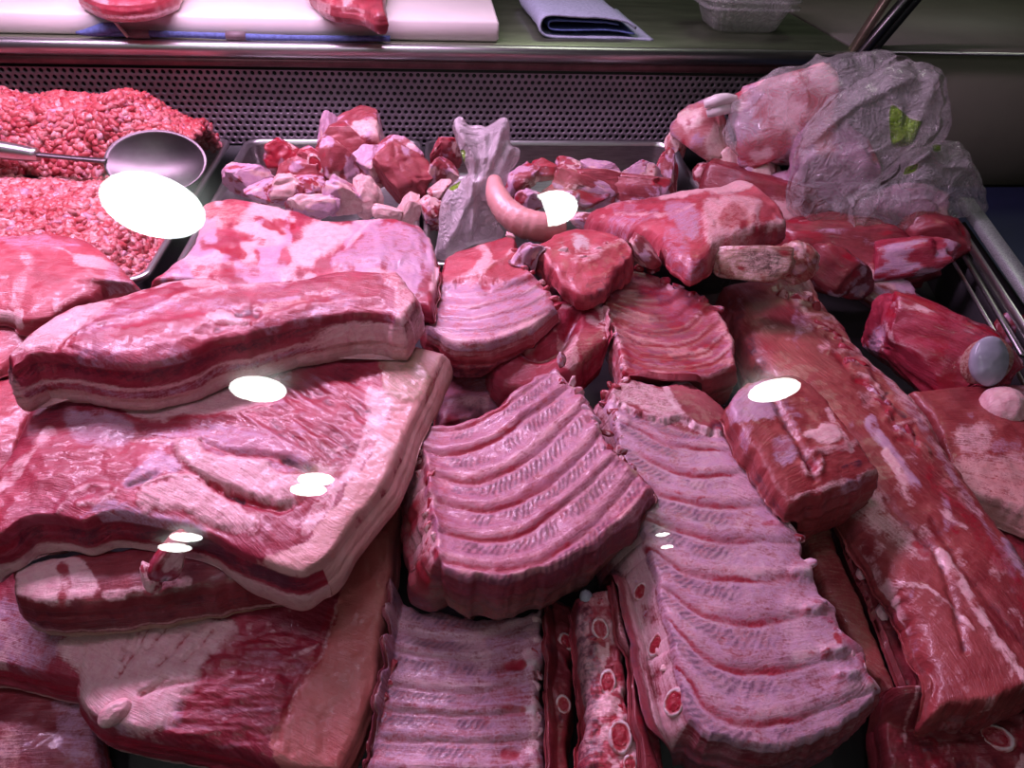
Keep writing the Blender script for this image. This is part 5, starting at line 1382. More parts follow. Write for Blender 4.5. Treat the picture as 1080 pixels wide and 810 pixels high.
f20 = lambda f: (f.line([(590, 262), (596, 270)], 8, 'bone', .7), f.line([(608, 254), (614, 262)], 9, 'bone', .65), f.line([(620, 276), (645, 262), (658, 256)], 5, 'fat', .5, h=1), f.line([(612, 292), (640, 280), (660, 268)], 6, 'blood', .35, h=-1.5), f.patch([(575, 280), (620, 312), (640, 310), (668, 268), (660, 258), (640, 290), (618, 300), (590, 284)], 'dark', .35, 8))
p20 = slab('meat_chunk', PINK, (564, 259), (664, 256), (648, 294), (594, 304), top=[(586, 246), (617, 240), (648, 247)], right=[(667, 272)], bottom=[(612, 314), (634, 310)], left=[(573, 276)], z=(.165, .165, .150, .150), t=.030, flare=(0, 0, -.012, -.004), bulge=.005, r=.007, seed=301, feat=lambda f: (f20(f), f.lumps(.05, 2, 3), f.spots(.05, .2, 'fat', .5, 5)), wall=lean_wall(.2, .6, .1), rag=.0022)
tag(p20.o, 'bony meat chunk in front of the cut end of the pig tail', 'meat')
fringe(p20, [(575, 262), (600, 268), (640, 262), (655, 256)], 7, 18, 9, PINK, 'fat_lump', 44, fat=.5, jit=4, sink=.5)
p20c = place('meat_chunk', 'small purple meat piece tucked behind the pink rib piece', 556, 277, 32, 46, .62, 302, mat=DARKM, tilt=-30, memb=.5, depth=.8)
p20b = place('meat_chunk', 'small pointed meat piece between the bony chunk and the shank', 680, 267, 44, 26, .64, 303, tilt=-28, depth=.8)

def f_21(f):
    f.patch([(696, 208), (756, 196), (780, 190), (790, 206), (776, 214), (740, 218), (700, 218)], 'fat', .75, 6); f.line([(640, 222), (700, 212), (760, 200)], 4, 'fat', .55, h=1)
    f.line([(690, 220), (730, 221), (790, 210)], 3.5, 'dark', .35, h=-1.8); f.line([(625, 232), (660, 234), (700, 240), (730, 232)], 3, 'fat', .6, h=.8)
    f.patch([(738, 262), (735, 235), (748, 224), (790, 222), (800, 240), (770, 258), (750, 268)], 'fat', .65, 10, h=1.5); f.patch([(750, 246), (768, 232), (785, 228), (788, 240), (770, 250)], 'blood', .6, 7)
    f.patch([(700, 232), (720, 230), (738, 240), (735, 262), (715, 255)], 'memb', .6, 10); f.line([(780, 246), (792, 240)], 4, 'blood', .9)
    f.line([(800, 244), (826, 236)], 4, 'fat', .7, h=1.5); f.spots(.035, .2, 'memb', .4, 4); f.lumps(.05, 2.0, 5)
p21 = slab('pork_shank', PINK, (620, 222), (800, 208), (832, 240), (710, 272), top=[(640, 214), (700, 206), (756, 199), (779, 191)], right=[(826, 224)], bottom=[(735, 284), (758, 266), (785, 254)], left=[(622, 234), (650, 242), (688, 250)], z=(.125, .165, .160, .165), t=.022, flare=-.004, bulge=.018, r=.020, seed=310, feat=f_21, wall=lean_wall(.2, .25, .4), rag=.0018, step=1.4)
tag(p21.o, 'long bone-in shank lying across the pile below the bone heap', 'meat')
p21b = place('bone_piece', 'grey tan bony piece under the wide end of the shank', 790, 276, 92, 40, .615, 311, mat=BROWN, cat='bone', tilt=6, fat=.4, memb=.2, depth=.6, drape=False, noise=.25, cuts=6, feat=lambda f: (f.put('tan', .55 * np.ones(len(f.h))), f.patch([(785, 262), (822, 262), (820, 290), (790, 288)], 'dark', .5, 12)))
p21c = place('bone_piece', 'ragged brown bone end at the top of the long loin', 840, 276, 46, 44, .635, 312, mat=BROWN, cat='bone', tilt=-35, fat=.35, depth=.7, drape=False, noise=.3, feat=lambda f: f.put('tan', .4 * np.ones(len(f.h))))

# sawn hock
def f_24(f):
    f.line([(932, 340), (945, 360), (975, 366), (1000, 378)], 3.5, 'fat', .7, h=1); f.line([(940, 345), (970, 355), (1000, 358)], 6, 'blood', .45, h=-1.5); f.line([(975, 375), (990, 395), (1010, 405)], 3.5, 'fat', .6)
    f.line([(1012, 382), (1024, 374), (1034, 366)], 4, 'fat', .8, h=1.2); f.line([(930, 338), (930, 370), (938, 392)], 2.5, 'fat', .5, h=-1.5)
    f.patch([(908, 372), (932, 334), (938, 345), (918, 385)], 'memb', .7, 8); f.patch([(1012, 335), (1040, 330), (1048, 350), (1020, 360)], 'dark', .35, 8); f.line([(980, 330), (1010, 335), (1035, 330)], 4, 'fat', .35, h=1)
    f.spots(.05, .2, 'blood', .5, 8); f.spots(.05, .25, 'fat', .5, 10); f.lumps(.06, 2.2, 8)
p24 = place('pork_hock', 'sawn hock with a round blue grey bone end, at the right side', 982, 371, 154, 92, .555, 320, mat=LEAN, tilt=-6, depth=.85, cuts=4, sub=5, fat=.12, memb=.15, blood=.2, power=2.8, noise=.14, feat=f_24)
d24 = disc_bone(p24, 1040, 381, 22, 27, BROWN, 'bone_sheath', -12, proud=.30, kind='x', face=.5)
for a in d24.data.attributes['mb'].data: a.color = (.2, .25, .5, 0)
m = np.array([d24.data.vertices[i].co[:] for i in range(len(d24.data.vertices))]); c24 = m.mean(0)
V, Fc = ico(4); nn = _n(.65 * (CAM - c24) / np.linalg.norm(CAM - c24) + .35 * np.array([1.0, -.2, .1])); rt = _n(np.cross(nn, (0, 0, 1))); rt = -rt if rt @ C2W[:, 0] < 0 else rt; up = np.cross(nn, rt); up = up if up[2] > 0 else -up
mm_ = mpp(1043, 381, float(c24[2])); c2 = CAM + ray(1044, 381) * (np.linalg.norm(c24 - CAM) - .018)
X = c2 + V[:, :1] * 19 * mm_ * rt + V[:, 1:2] * 26 * mm_ * up + (np.where(V[:, 2] > 0, .35 * V[:, 2], V[:, 2] * .8) * .02)[:, None] * nn
X += nn * (.0012 * fbm(X, 90, 3, 2))[:, None]
link_mesh('bone_end', X, [Fc], CART, p24.o)['label'] = 'smooth blue grey bone end'
p24b = place('bone_piece', 'dark knuckle beside the blue grey bone end at the right edge', 1066, 352, 34, 44, .60, 321, mat=DARKM, cat='bone', tilt=20, depth=.8)

# bones piled in the back corner
PALEB = meat_mat('pale_bones', (.46, .12, .13), (.56, .22, .22), fat=(.84, .60, .56, 1))
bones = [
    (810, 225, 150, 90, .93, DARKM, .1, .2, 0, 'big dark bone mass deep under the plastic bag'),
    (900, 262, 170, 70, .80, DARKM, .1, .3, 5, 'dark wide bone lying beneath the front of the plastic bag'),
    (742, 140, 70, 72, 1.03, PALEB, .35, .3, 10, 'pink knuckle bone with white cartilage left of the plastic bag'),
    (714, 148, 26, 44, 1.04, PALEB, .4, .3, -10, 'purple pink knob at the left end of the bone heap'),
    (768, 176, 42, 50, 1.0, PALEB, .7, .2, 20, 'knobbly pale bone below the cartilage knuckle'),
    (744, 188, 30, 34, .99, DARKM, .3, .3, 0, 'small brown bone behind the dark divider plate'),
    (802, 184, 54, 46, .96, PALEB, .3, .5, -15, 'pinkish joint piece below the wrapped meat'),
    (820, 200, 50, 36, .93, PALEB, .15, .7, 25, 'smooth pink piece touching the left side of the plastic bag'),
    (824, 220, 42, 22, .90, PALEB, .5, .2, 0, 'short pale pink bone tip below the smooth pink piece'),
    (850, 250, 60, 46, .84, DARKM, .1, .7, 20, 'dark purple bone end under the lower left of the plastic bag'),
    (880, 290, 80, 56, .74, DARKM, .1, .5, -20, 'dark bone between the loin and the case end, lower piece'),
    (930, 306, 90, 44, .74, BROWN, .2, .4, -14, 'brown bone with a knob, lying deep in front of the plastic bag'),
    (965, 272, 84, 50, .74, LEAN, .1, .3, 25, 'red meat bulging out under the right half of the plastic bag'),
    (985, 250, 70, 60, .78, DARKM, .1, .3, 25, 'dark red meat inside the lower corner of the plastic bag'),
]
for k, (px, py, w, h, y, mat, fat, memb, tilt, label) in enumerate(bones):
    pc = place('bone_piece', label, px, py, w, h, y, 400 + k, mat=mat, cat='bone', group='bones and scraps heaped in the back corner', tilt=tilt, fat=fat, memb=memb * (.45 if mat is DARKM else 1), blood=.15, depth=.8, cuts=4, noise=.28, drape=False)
    if k == 2:
        for j, (a, b, ww) in enumerate((((743, 110), (776, 104), 5.5), ((746, 120), (776, 114), 5.0))):
            mb_ = MB(); y_ = 1.0
            mb_.tube([at_y(*a, y_), at_y((a[0] + b[0]) / 2, (a[1] + b[1]) / 2 - 2, y_ - .006), at_y(*b, y_)], [.006, .0085, .008, .005], seg=12, n=16); mb_.build('cartilage', plain_mat('white_cartilage', (.80, .70, .70, 1), .3, 0, .08, 60), pc.o, smooth=True)

# dark pointed plate between tray and bones
m = MB(); P = [at_y(709, 163, 1.02), at_y(717, 160, 1.02), at_y(735, 203, .985), at_y(706, 206, .985)]
P = np.array(P); m.add(np.concatenate([P, P + [0, .004, 0]]), [(0, 1, 2, 3), (7, 6, 5, 4), (0, 4, 5, 1), (1, 5, 6, 2), (2, 6, 7, 3), (3, 7, 4, 0)])
tag(m.build('divider_plate', plain_mat('grey_plate', (.055, .05, .055, 1), .5, .2, .15, 40)), 'dark grey pointed plate standing between the wide tray and the bone heap', 'plate')

# ================================================================== pig tail
m = MB()
SKINM = meat_mat('pale_skin', (.62, .24, .24), (.70, .32, .31), fibre=.15)
ctr = [(521, 190), (524, 206), (534, 222), (550, 234), (572, 240), (592, 240)]
zz = [.175, .168, .160, .155, .152, .150]
p = np.array([at(x, y, z) for (x, y), z in zip(ctr, zz)]); rr = [.008, .0125, .0145, .016, .0165, .0155]
q = spline(p, 90); rad = np.interp(np.linspace(0, 1, 90), np.linspace(0, 1, 6), rr) * (1 + .010 * np.sin(np.linspace(0, 85, 90)) * sstep(.35, .6, np.linspace(0, 1, 90)))
m.tube(q, rad, seg=28, cap=True)
V = np.concatenate(m.V); V = V + .0006 * fbm(V, 120, 2)[:, None]
fs = {k: np.array(v) for k, v in m.F.items()}
tl_ = link_mesh('pig_tail', V, list(fs.values()), SKINM, None, {'ma': np.zeros((len(V), 4)), 'mb': np.tile([.55, 0, 0, 0], (len(V), 1))}, V)
fixn(tl_); tag(tl_, 'pale pink curved pig tail lying in front of the small plastic bag', 'pig tail')
HM.add(V)

# ================================================================== plastic bags
def bag_mat(name, op, tint=(.80, .76, .77, 1), grn=(.22, .42, .02, 1), rough=.22):
    s = NT(name); geo = s.n('TexCoord').outputs['Object']
    A = s.n('SeparateColor', i_0=s.n('Attribute', attribute_name='ma').outputs['Color'])
    v = s.n('TexVoronoi', i_Vector=geo, i_Scale=42.0, feature='DISTANCE_TO_EDGE').outputs['Distance']
    n = s.noise(geo, 30, 5, .65, 1.2)
    n2 = s.noise(geo, 120, 4, .6, 1.0)
    n3 = s.noise(geo, 11, 2, .5, 1.5)
    rid = s.math('POWER', s.math('SUBTRACT', 1.0, s.math('MULTIPLY', s.math('ABSOLUTE', s.math('SUBTRACT', n, .5)), 3.0), clamp=True), 4.0)
    h = s.math('ADD', s.math('MULTIPLY', rid, .8), s.math('ADD', s.math('MULTIPLY', n3, 1.0), s.math('MULTIPLY', n2, .15)))
    b = s.n('Bump', i_Strength=.8, i_Distance=.006, i_Height=h)
    col = s.mix(s.ramp(A.outputs[0], .3, .7), tint, grn)
    p = s.n('BsdfPrincipled', i_Base_Color=col, i_Roughness=rough, i_Normal=b.outputs[0]); p.inputs['Specular IOR Level'].default_value = .9; p.inputs['Coat Weight'].default_value = .6; p.inputs['Coat Roughness'].default_value = .08
    t = s.n('BsdfTransparent', i_Color=(.96, .95, .95, 1))
    lw = s.n('LayerWeight', i_Blend=.35, i_Normal=b.outputs[0]).outputs['Facing']
    f = s.math('ADD', s.math('ADD', op, s.math('MULTIPLY', rid, .16)), s.math('ADD', s.math('MULTIPLY', lw, .26), s.math('MULTIPLY', A.outputs[0], .45)), clamp=True)
    mx = s.n('MixShader'); s.link(f, mx.inputs[0]); s.link(t.outputs[0], mx.inputs[1]); s.link(p.outputs[0], mx.inputs[2]); s.link(mx.outputs[0], s.out.inputs[0])
    return s.m
BAG = bag_mat('thin_plastic', .11, (.92, .86, .86, 1), rough=.13)
BAG2 = bag_mat('milky_plastic', .36, (.95, .80, .86, 1))

def pillow(name, mat, poly, y, thick, parent=None, seed=0, crump=.006, prints=(), lean=0.0, n=150, rings=46, folds=()):
    """a thin film bag puffed out either side of its own middle plane"""
    o2 = spline(np.asarray(poly, float), n + 1, closed=True)[:-1]
    c2 = o2.mean(0); c = at_y(c2[0], c2[1], y)
    nrm = _n(np.array([0, -1.0, .25 + lean]))
    def plane(q):
        d = ray(q[:, 0], q[:, 1]); t = ((c - CAM) @ nrm) / (d @ nrm); return CAM + d * t[:, None]
    V, Fq = [], []
    for sgn in (1, -1):
        for i in range(rings + 1):
            s_ = math.sin(i / rings * math.pi / 2)
            q = c2 + (o2 - c2) * max(s_, .004); P = plane(q)
            V.append(P + nrm * (sgn * thick * math.sqrt(max(1 - s_ ** 2.2, 0)) * (1.0 if sgn > 0 else .7)))
    V = np.concatenate(V)
    cnt = rings * n
    r = lambda P, f, k: 1 - np.abs(fbm(P, f, 2, k)) * 2
    edge = np.concatenate([np.repeat([math.sin(i / rings * math.pi / 2) for i in range(rings + 1)], n)] * 2)
    w1, w2 = worley(V, 16, seed); w3, w4 = worley(V, 38, seed + 1)
    dsp = crump * (.35 * (w1 - .5) + .10 * (w3 - .5) + .9 * np.maximum(r(V, 9, seed), 0) ** 5 + .45 * np.maximum(r(V, 22, seed + 2), 0) ** 4 + .6 * fbm(V, 7, 2, seed + 8))
    side = np.concatenate([np.ones((rings + 1) * n), -np.ones((rings + 1) * n)])
    V = V + nrm * (dsp * side * (1 - .6 * edge))[:, None]
    V = V + (np.stack([fbm(V, 22, 3, seed + 4), 0 * edge, fbm(V, 22, 3, seed + 5)], 1) * crump * 1.6 * edge[:, None])
    Q = project(V)
    for pts, w_, h_ in folds:
        d, _, _ = pdist(Q, pts); V = V + nrm * (h_ * np.exp(-(d / w_) ** 2) * (side > 0))[:, None]
    ma = np.zeros((len(V), 4))
    for poly_ in prints: ma[:, 0] = np.maximum(ma[:, 0], sstep(-2, 2, pinside(Q, poly_)) * (side > 0))
    for b in (0, (rings + 1) * n):
        idx = b + np.arange((rings + 1) * n).reshape(rings + 1, n)
        a = np.stack([idx[:-1], np.roll(idx[:-1], -1, 1), np.roll(idx[1:], -1, 1), idx[1:]], -1).reshape(-1, 4)
        Fq.append(a if b else a[:, ::-1])
    o = link_mesh(name, V, Fq, mat, parent, {'ma': ma})
    return o

bg = empty('plastic_bag', tuple(at_y(900, 240, .88))); tag(bg, 'big crumpled clear plastic bag with green print over the bones at the right', 'plastic bag', 'plastic bags among the meat')
pillow('wrap', BAG, [(766, 150), (772, 118), (784, 96), (812, 80), (850, 64), (880, 55), (915, 57), (944, 60), (930, 90), (890, 120), (850, 150), (838, 172), (800, 168)], .985, .075, bg, 1, .011)
pillow('bag_body', BAG, [(836, 210), (840, 160), (850, 132), (872, 108), (905, 84), (940, 68), (968, 66), (986, 78), (990, 100), (996, 115), (988, 140), (960, 160), (930, 180), (900, 215), (888, 240), (894, 262), (884, 270), (858, 255), (838, 232)], .885, .06, bg, 2, .012,
       prints=[[(939, 112), (950, 116), (960, 126), (969, 128), (962, 146), (945, 156), (939, 145)]], folds=[([(985, 78), (972, 110), (955, 150)], 7, .012), ([(842, 170), (846, 220), (870, 258)], 8, .008), ([(850, 150), (900, 110), (960, 80)], 6, .008)])
pillow('bag_flap', BAG, [(888, 212), (905, 198), (940, 178), (966, 150), (985, 146), (1005, 152), (1022, 170), (1032, 200), (1028, 225), (1010, 228), (985, 234), (955, 252), (920, 268), (896, 270), (890, 240)], .83, .04, bg, 3, .011,
       prints=[[(950, 176), (965, 172), (966, 180), (952, 184)], [(984, 153), (992, 153), (991, 159), (984, 159)]], folds=[([(892, 214), (896, 240), (900, 268)], 5, .012), ([(890, 212), (930, 190), (975, 160)], 6, .010)])

# meat wrapped inside it
def f_in(f):
    for k in range(7): f.line([(795 + k * 6, 150 - k * 9), (830 + k * 5, 132 - k * 7), (862, 118 - k * 6)], 3.5, ('fat', 'memb', 'blood')[k % 3], .7, h=2.0 * (-1) ** k)
place('wrapped_meat', 'folded pale meat wrapped inside the upper left of the plastic bag', 832, 124, 118, 88, .985, 430, mat=PINK, tilt=22, depth=.8, cuts=8, noise=.4, fat=.35, memb=.4, feat=f_in, drape=False)
place('wrapped_meat', 'purple meat roll under the wrapped pale meat', 812, 156, 68, 34, .965, 431, mat=DARKM, tilt=-8, depth=.7, memb=.3, drape=False)
place('wrapped_meat', 'round pink meat showing through the front of the plastic bag', 880, 172, 92, 100, .92, 432, mat=PALEB, tilt=0, depth=.75, cuts=6, noise=.35, memb=.5, fat=.1, drape=False)
place('wrapped_meat', 'pink meat in the lower lobe of the plastic bag', 950, 225, 88, 62, .865, 433, mat=LEAN, tilt=15, depth=.7, cuts=6, noise=.35, memb=.5, fat=.1, drape=False)

k3 = lambda L: [(430 + x / 3.717, 110 + y / 3.717) for x, y in L]
sb = empty('plastic_bag', tuple(at_y(505, 240, .80))); tag(sb, 'small milky plastic bag standing twisted in front of the wide tray', 'plastic bag', 'plastic bags among the meat')
pillow('bag_body', BAG2, k3([(155, 85), (190, 60), (235, 92), (290, 105), (330, 92), (372, 66), (392, 110), (402, 150), (442, 172), (432, 225), (398, 262), (388, 320), (330, 350), (318, 420), (330, 470), (370, 500), (340, 530), (250, 545), (200, 575), (150, 605), (112, 590), (118, 520), (140, 420), (172, 340), (235, 245), (205, 185), (185, 118)]), .80, .022, sb, 5, .006,
       prints=[k3([(160, 300), (195, 270), (215, 275), (195, 330), (165, 335)]), k3([(200, 185), (225, 180), (222, 230), (205, 220)])],
       folds=[(k3([(200, 100), (260, 220), (240, 330), (180, 500)]), 4, .010), (k3([(360, 100), (330, 220), (280, 330), (250, 480)]), 5, .012), (k3([(300, 120), (295, 230), (230, 400), (150, 560)]), 4, .008), (k3([(400, 170), (370, 240), (330, 320)]), 4, .010), (k3([(245, 300), (250, 420), (240, 530)]), 4, .010)])

# ================================================================== on the worktop
def f_bd(f): f.spots(.05, .1, 'fat', .7, 3); f.line([(85, -4), (110, 4), (140, 6), (178, -4)], 4, 'fat', .7)
b1 = slab('board_meat', PINK, (95, -48), (200, -46), (184, -10), (80, -12), bottom=[(105, -1), (132, 1), (160, -2)], z=(HB + .028,) * 4, t=.026, seed=501, feat=f_bd, wall=lambda w: (w.put('fat', .6 * sstep(.4, .7, w.w)), w.put('blood', .3 * (1 - w.w))), drape=False)
tag(b1.o, 'pink meat slice at the left on the white cutting board', 'meat')
b2 = slab('board_meat', CHUNK, (318, -40), (412, -38), (406, 12), (326, -14), bottom=[(345, -1), (378, 4), (396, 12)], right=[(404, -10)], z=(HB + .030,) * 4, t=.028, seed=502, feat=lambda f: (f.spots(.05, .05, 'fat', .8, 5), f.spots(.05, .1, 'blood', .6, 7), f.lumps(.08, 6, 4)), wall=lambda w: (w.put('fat', .6 * sstep(.0, .3, w.n)), w.put('blood', .3 * (1 - w.w))), drape=False)
tag(b2.o, 'ragged red and white meat scrap on the middle of the white cutting board', 'meat')

BLUE = plain_mat('blue_cloth', (.10, .14, .34, 1), .9, 0, .25, 160, bump=.0012)
BLUE_P = plain_mat('pale_blue_cloth', (.36, .40, .50, 1), .9, 0, .16, 220, bump=.0014)
# rolled cloth along the board
ys = YB - .0085
zs = .2345
rc = empty('rolled_cloth', tuple(at_y(250, 44, ys))); tag(rc, 'long thin blue rolled cloth lying along the front of the cutting board', 'cloth')
xa, xb_ = float(at_y(100, 45, ys)[0]), float(at_y(412, 50, ys)[0])
q = np.array([[xa + (xb_ - xa) * t, ys + .001 * math.sin(9 * t), zs - .0005 + .001 * math.sin(7 * t)] for t in np.linspace(0, 1, 60)])
m = MB(); m.tube(q, [.0040, .0046, .004, .0048, .0042, .0040, .0040], seg=12, squash=1.0); m.build('roll', BLUE, rc, smooth=True)
x0_ = float(at_y(84, 44, ys)[0]); x1_ = float(at_y(130, 40, ys)[0])
m = MB(); m.tube([(x0_, ys - .002, .2355), (x0_ + .02, ys - .003, .237), (x1_ - .012, ys - .002, .243), (x1_, ys, .241)], [.002, .008, .011, .006], seg=12, n=20, squash=.75); m.build('loose_end', BLUE, rc, smooth=True)
TAPE = plain_mat('brown_tape', (.17, .12, .13, 1), .5)
for xpx, w_ in ((148, .030), (250, .028)):
    xc = float(at_y(xpx, 42, ys)[0]); m = MB(); m.tube([(xc - w_ / 2, ys, zs), (xc + w_ / 2, ys, zs)], [.0062, .0062], seg=16); m.build('tape_band', TAPE, rc, smooth=True)
xc = float(at_y(130, 36, ys)[0]); m = MB(); m.tube([(xc - .012, ys - .006, .262), (xc - .002, ys - .007, .248), (xc + .008, ys - .006, .232)], [.0015, .0035, .005], seg=8, n=12, squash=.5); m.build('paper_tie', plain_mat('pale_paper', (.6, .5, .48, 1), .8), rc, smooth=True)

# folded pale blue cloth
xl, xr_ = float(at(574, 40, ZT)[0]), float(at(664, 40, ZT)[0]); yf = float(at(610, 41, ZT)[1])
cl = empty('folded_cloth', ((xl + xr_) / 2, yf + .1, ZT)); tag(cl, 'folded pale blue cloth lying on the worktop right of the cutting board', 'cloth')
def sheet(name, prof, y0, y1, th, mat, seed, sk=0.0):
    p = spline(np.array(prof), 70); T = np.gradient(p, axis=0); T /= np.linalg.norm(T, axis=1, keepdims=True); N = np.stack([-T[:, 1], T[:, 0]], 1)
    ny = 36; V = []
    for off in (0, th):
        for j in range(ny):
            t = j / (ny - 1); y = y0 + (y1 - y0) * t
            a = p + N * off; V.append(np.stack([a[:, 0] + sk * t, np.full(70, y), a[:, 1] * (1)], 1))
    V = np.concatenate(V); nz = fbm(V, 14, 3, seed); V[:, 2] += np.maximum(0, .004 * nz * sstep(ZT + .006, ZT + .02, V[:, 2])); V[:, 1] += .004 * fbm(V, 25, 2, seed + 2); V[:, 0] += .003 * fbm(V, 20, 2, seed + 3)
    idx = np.arange(2 * ny * 70).reshape(2, ny, 70)
    g = lambda I, fl: (lambda a: a[:, ::-1] if fl else a)(np.stack([I[:-1, :-1], I[:-1, 1:], I[1:, 1:], I[1:, :-1]], -1).reshape(-1, 4))
    Fq = [g(idx[0], True), g(idx[1], False)]
    for a, b in ((idx[0, 0], idx[1, 0]), (idx[1, -1], idx[0, -1]), (idx[1, :, 0], idx[0, :, 0]), (idx[0, :, -1], idx[1, :, -1])): Fq.append(np.stack([a[:-1], a[1:], b[1:], b[:-1]], 1))
    return link_mesh(name, V, Fq, mat, cl)
z0 = ZT + .002
sheet('fold', [(xr_ + .035, z0), (xr_ - .03, z0 + .001), (xl + .02, z0 + .001), (xl - .001, z0 + .006), (xl - .004, z0 + .018), (xl + .012, z0 + .028), (xr_ - .05, z0 + .026), (xr_ - .015, z0 + .022), (xr_ + .004, z0 + .012)], yf, yf + .22, .0035, BLUE_P, 3, -.012)
sheet('inner_fold', [(xr_ + .006, z0 + .007), (xr_ - .04, z0 + .011), (xl + .02, z0 + .010), (xl + .008, z0 + .015), (xl + .016, z0 + .021), (xr_ - .05, z0 + .020), (xr_ - .02, z0 + .017)], yf + .004, yf + .2, .002, BLUE, 8, -.012)

# stack of clear punnets
PUN = bag_mat('clear_punnet', .16, (.75, .78, .72, 1), rough=.15)
xc = float(at(788, 36, ZT)[0]); yc = float(at(788, 37, ZT)[1]) + .055
for k in range(4):
    zb = ZT + .001 + k * .011
    root = empty('plastic_punnet', (xc, yc, zb)); tag(root, ('bottom clear plastic punnet of the stack on the worktop', 'second clear plastic punnet from the bottom of the stack', 'third clear plastic punnet from the bottom of the stack', 'top clear plastic punnet of the stack on the worktop')[k], 'punnet', 'clear punnets stacked on the worktop')
    V, Fq = [], []; N = 96
    def rr_(hx, hy, z, rib):
        P = []
        for j in range(N):
            a = 2 * math.pi * j / N; ca, sa = math.cos(a), math.sin(a); e = .32
            P.append((xc + hx * math.copysign(abs(ca) ** e, ca) * (1 + rib * .02 * (j % 4 < 2)), yc + hy * math.copysign(abs(sa) ** e, sa) * (1 + rib * .03 * (j % 4 < 2)), z))
        return np.array(P)
    L_ = [rr_(.004, .003, zb, 0), rr_(.050, .040, zb, 0), rr_(.054, .044, zb + .004, 1), rr_(.066, .056, zb + .034, 1), rr_(.070, .060, zb + .040, 0), rr_(.082, .070, zb + .0405, 0), rr_(.082, .070, zb + .0375, 0)]
    V = np.concatenate(L_); idx = np.arange(len(V)).reshape(len(L_), N)
    link_mesh('tub', V[:5 * N], [np.stack([idx[:4], np.roll(idx[:4], -1, 1), np.roll(idx[1:5], -1, 1), idx[1:5]], -1).reshape(-1, 4)], PUN, root, {'ma': np.zeros((5 * N, 4))})
    W_ = V[4 * N:]; i2 = np.arange(len(W_)).reshape(3, N)
    link_mesh('rim', W_, [np.stack([i2[:2], np.roll(i2[:2], -1, 1), np.roll(i2[1:], -1, 1), i2[1:]], -1).reshape(-1, 4)], PUN, root, {'ma': np.zeros((len(W_), 4))})
# ================================================================== camera, glass, light
cam = bpy.data.cameras.new('camera'); cam.sensor_width = 36; cam.lens = F / W * 36; cam.clip_start = .01
co = bpy.data.objects.new('camera', cam); C.objects.link(co)
M = Matrix(C2W.tolist()).to_4x4(); M.translation = Vector(CAM); co.matrix_world = M
SC.camera = co

# front pane of the case, and the ceiling lamps that show in it
EL = math.radians(34)
GN = np.array([0, -math.cos(EL), math.sin(EL)]); GP = np.array([0, .13, .5])
gd = np.array([0, math.sin(EL), math.cos(EL)])
s = NT('case_glass')
bk = s.n('NewGeometry').outputs['Backfacing']
fr = s.n('Fresnel', i_IOR=s.math('SUBTRACT', 1.5, s.math('MULTIPLY', bk, 1.5 - 1 / 1.5)))
mx = s.n('MixShader'); s.link(fr.outputs[0], mx.inputs[0])
tr = s.n('BsdfTransparent', i_Color=(.97, .98, .97, 1)); gl = s.n('BsdfGlossy', i_Roughness=0.0)
s.link(tr.outputs[0], mx.inputs[1]); s.link(gl.outputs[0], mx.inputs[2]); s.link(mx.outputs[0], s.out.inputs[0])
GLASS = s.m
m = MB(); V = []
for off in (0, -.008):
    for x in (-1.3, 1.3):
        for e in (-.16, .95): V.append(GP + np.array([x, 0, 0]) + gd * e + GN * off)
m.add(V, [(0, 2, 3, 1), (4, 6, 7, 5)])
tag(m.build('window_1', GLASS, fix=False), kind='structure')

ZC = 2.45
s = NT('lamp_glow'); e = s.n('Emission', i_Color=(.93, 1.0, .97, 1), i_Strength=24.0); s.link(e.outputs[0], s.out.inputs[0]); GLOW = s.m
WHITEM = plain_mat('lamp_housing', (.75, .75, .75, 1), .5)
def mirrored(px, py, z):
    d = ray(px, py); t = ((GP - CAM) @ GN) / (d @ GN); p = CAM + d * t
    r = d - 2 * (d @ GN) * GN
    k = (z - p[2]) / r[2]; return p + r * k, t + k
def lamp(px, py, wpx, label, shade=None):
    c, dist = mirrored(px, py, ZC); R = dist * wpx / F / 2
    root = empty('ceiling_light', tuple(c)); tag(root, label, 'lamp', 'round ceiling lamps mirrored in the front glass')
    n = 40; mm = MB()
    V = [(c[0], c[1], c[2])] + [(c[0] + R * math.cos(2 * math.pi * j / n), c[1] + R * math.sin(2 * math.pi * j / n), c[2]) for j in range(n)]
    mm.add(V, [(0, 1 + (j + 1) % n, 1 + j) for j in range(n)]); mm.build('diffuser', GLOW, root, fix=False)
    mm = MB(); mm.tube([(c[0], c[1], c[2] + .004), (c[0], c[1], c[2] + .05)], [R * 1.04, R * 1.04], seg=n); mm.build('housing', WHITEM, root)
    if shade:
        q = np.array([mirrored(*s_, ZC - .03)[0] for s_ in shade]); k = len(q); mm = MB()
        mm.add(np.concatenate([q, q + [0, 0, .01]]), [tuple(range(k)), tuple(range(2 * k - 1, k - 1, -1))] + [(j, (j + 1) % k, k + (j + 1) % k, k + j) for j in range(k)])
        mm.build('shade', BLACKM, root)  # added black plate, unseen, cuts the lamp's mirrored disc to a crescent
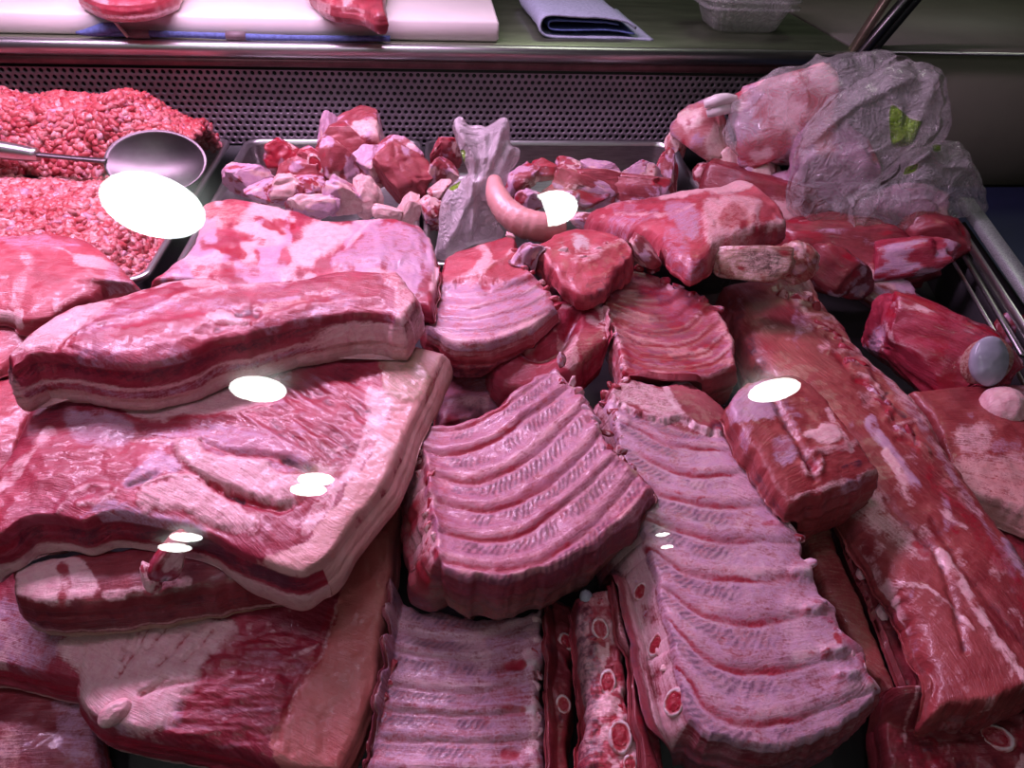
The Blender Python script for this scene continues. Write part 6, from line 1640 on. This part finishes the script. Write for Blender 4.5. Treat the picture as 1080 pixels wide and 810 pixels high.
LAMPS = [
    (161, 218, 88, 'round ceiling lamp mirrored over the left mince tray'),
    (583, 220, 52, 'partly covered round ceiling lamp mirrored beside the pale pig tail', [(540, 186), (556, 194), (563, 204), (572, 214), (577, 228), (581, 256), (556, 258), (535, 235)]),
    (272, 411, 54, 'round ceiling lamp mirrored under the upper belly slab'),
    (817, 412, 50, 'round ceiling lamp mirrored on the neck chunk'),
    (333, 506, 36, 'small ceiling lamp mirrored near the skin edge of the large belly slab'),
    (325, 517, 36, 'added lamp doubling the small reflection near the skin edge of the large belly slab'),  # added lamp, stands in for the ghost image of the one above
    (196, 567, 29, 'small ceiling lamp mirrored on the hanging flap of the large belly slab'),
    (184, 578, 29, 'added lamp doubling the small reflection on the hanging flap of the large belly slab'),  # added too: imitates the second glass reflection of the flap lamp
    (699, 564, 14, 'tiny ceiling lamp mirrored on the large right rib rack'),
    (704, 577, 13, 'added lamp doubling the tiny reflection on the large right rib rack'),  # added lamp for the doubled reflection on the rack
]
LP = [lamp(*l) for l in LAMPS]
m = MB(); m.box((-4, -9, ZC + .056), (4, 3, ZC + .10)); tag(m.build('ceiling', plain_mat('ceiling_paint', (.10, .10, .10, 1), .8)), kind='structure')

def area(name, loc, target, sx, sy, power, col, spread=180):
    l = bpy.data.lights.new(name, 'AREA'); l.shape = 'RECTANGLE'; l.size = sx; l.size_y = sy; l.energy = power; l.color = col
    l.spread = math.radians(spread)
    o = bpy.data.objects.new(name, l); C.objects.link(o); o.location = loc
    o.rotation_euler = (Vector(target) - Vector(loc)).to_track_quat('-Z', 'Y').to_euler()
    return o
area('case_tube_lamp', (-.40, .96, .80), (-.36, .55, .05), .95, .06, 19.0, (.94, .60, .98))
area('front_tube_lamp', (-.35, .30, 1.05), (-.3, .7, .1), 1.0, .06, 2.3, (.92, .64, 1.0))
area('shop_lamp', (-.3, .2, 2.2), (0, .5, .1), .5, .5, 2.0, (.97, 1.0, 1.0))
area('kitchen_lamp', (.9, 1.9, 1.7), (.7, 1.3, .2), .6, .3, 5.0, (.95, 1.0, .86))
w = bpy.data.worlds.new('world'); SC.world = w; w.use_nodes = True
w.node_tree.nodes['Background'].inputs[0].default_value = (.5, .48, .5, 1); w.node_tree.nodes['Background'].inputs[1].default_value = .012
SC.view_settings.view_transform = 'Standard'; SC.view_settings.look = 'None'; SC.view_settings.gamma = 1; SC.view_settings.exposure = 0.0
SC.cycles.max_bounces = 8; SC.cycles.diffuse_bounces = 2; SC.cycles.transparent_max_bounces = 24

# give every thing an origin at its own base
for o in list(C.objects):
    if o.parent is None and o.type == 'MESH':
        n = len(o.data.vertices); a = np.zeros(n * 3, np.float32); o.data.vertices.foreach_get('co', a); a = a.reshape(-1, 3)
        c = np.array([(a[:, 0].min() + a[:, 0].max()) / 2, (a[:, 1].min() + a[:, 1].max()) / 2, a[:, 2].min()], np.float32)
        a -= c; o.data.vertices.foreach_set('co', a.ravel()); o.data.update(); o.location = c.tolist()
        for ch in o.children: ch.matrix_parent_inverse = Matrix.Translation(Vector(c.tolist())).inverted()
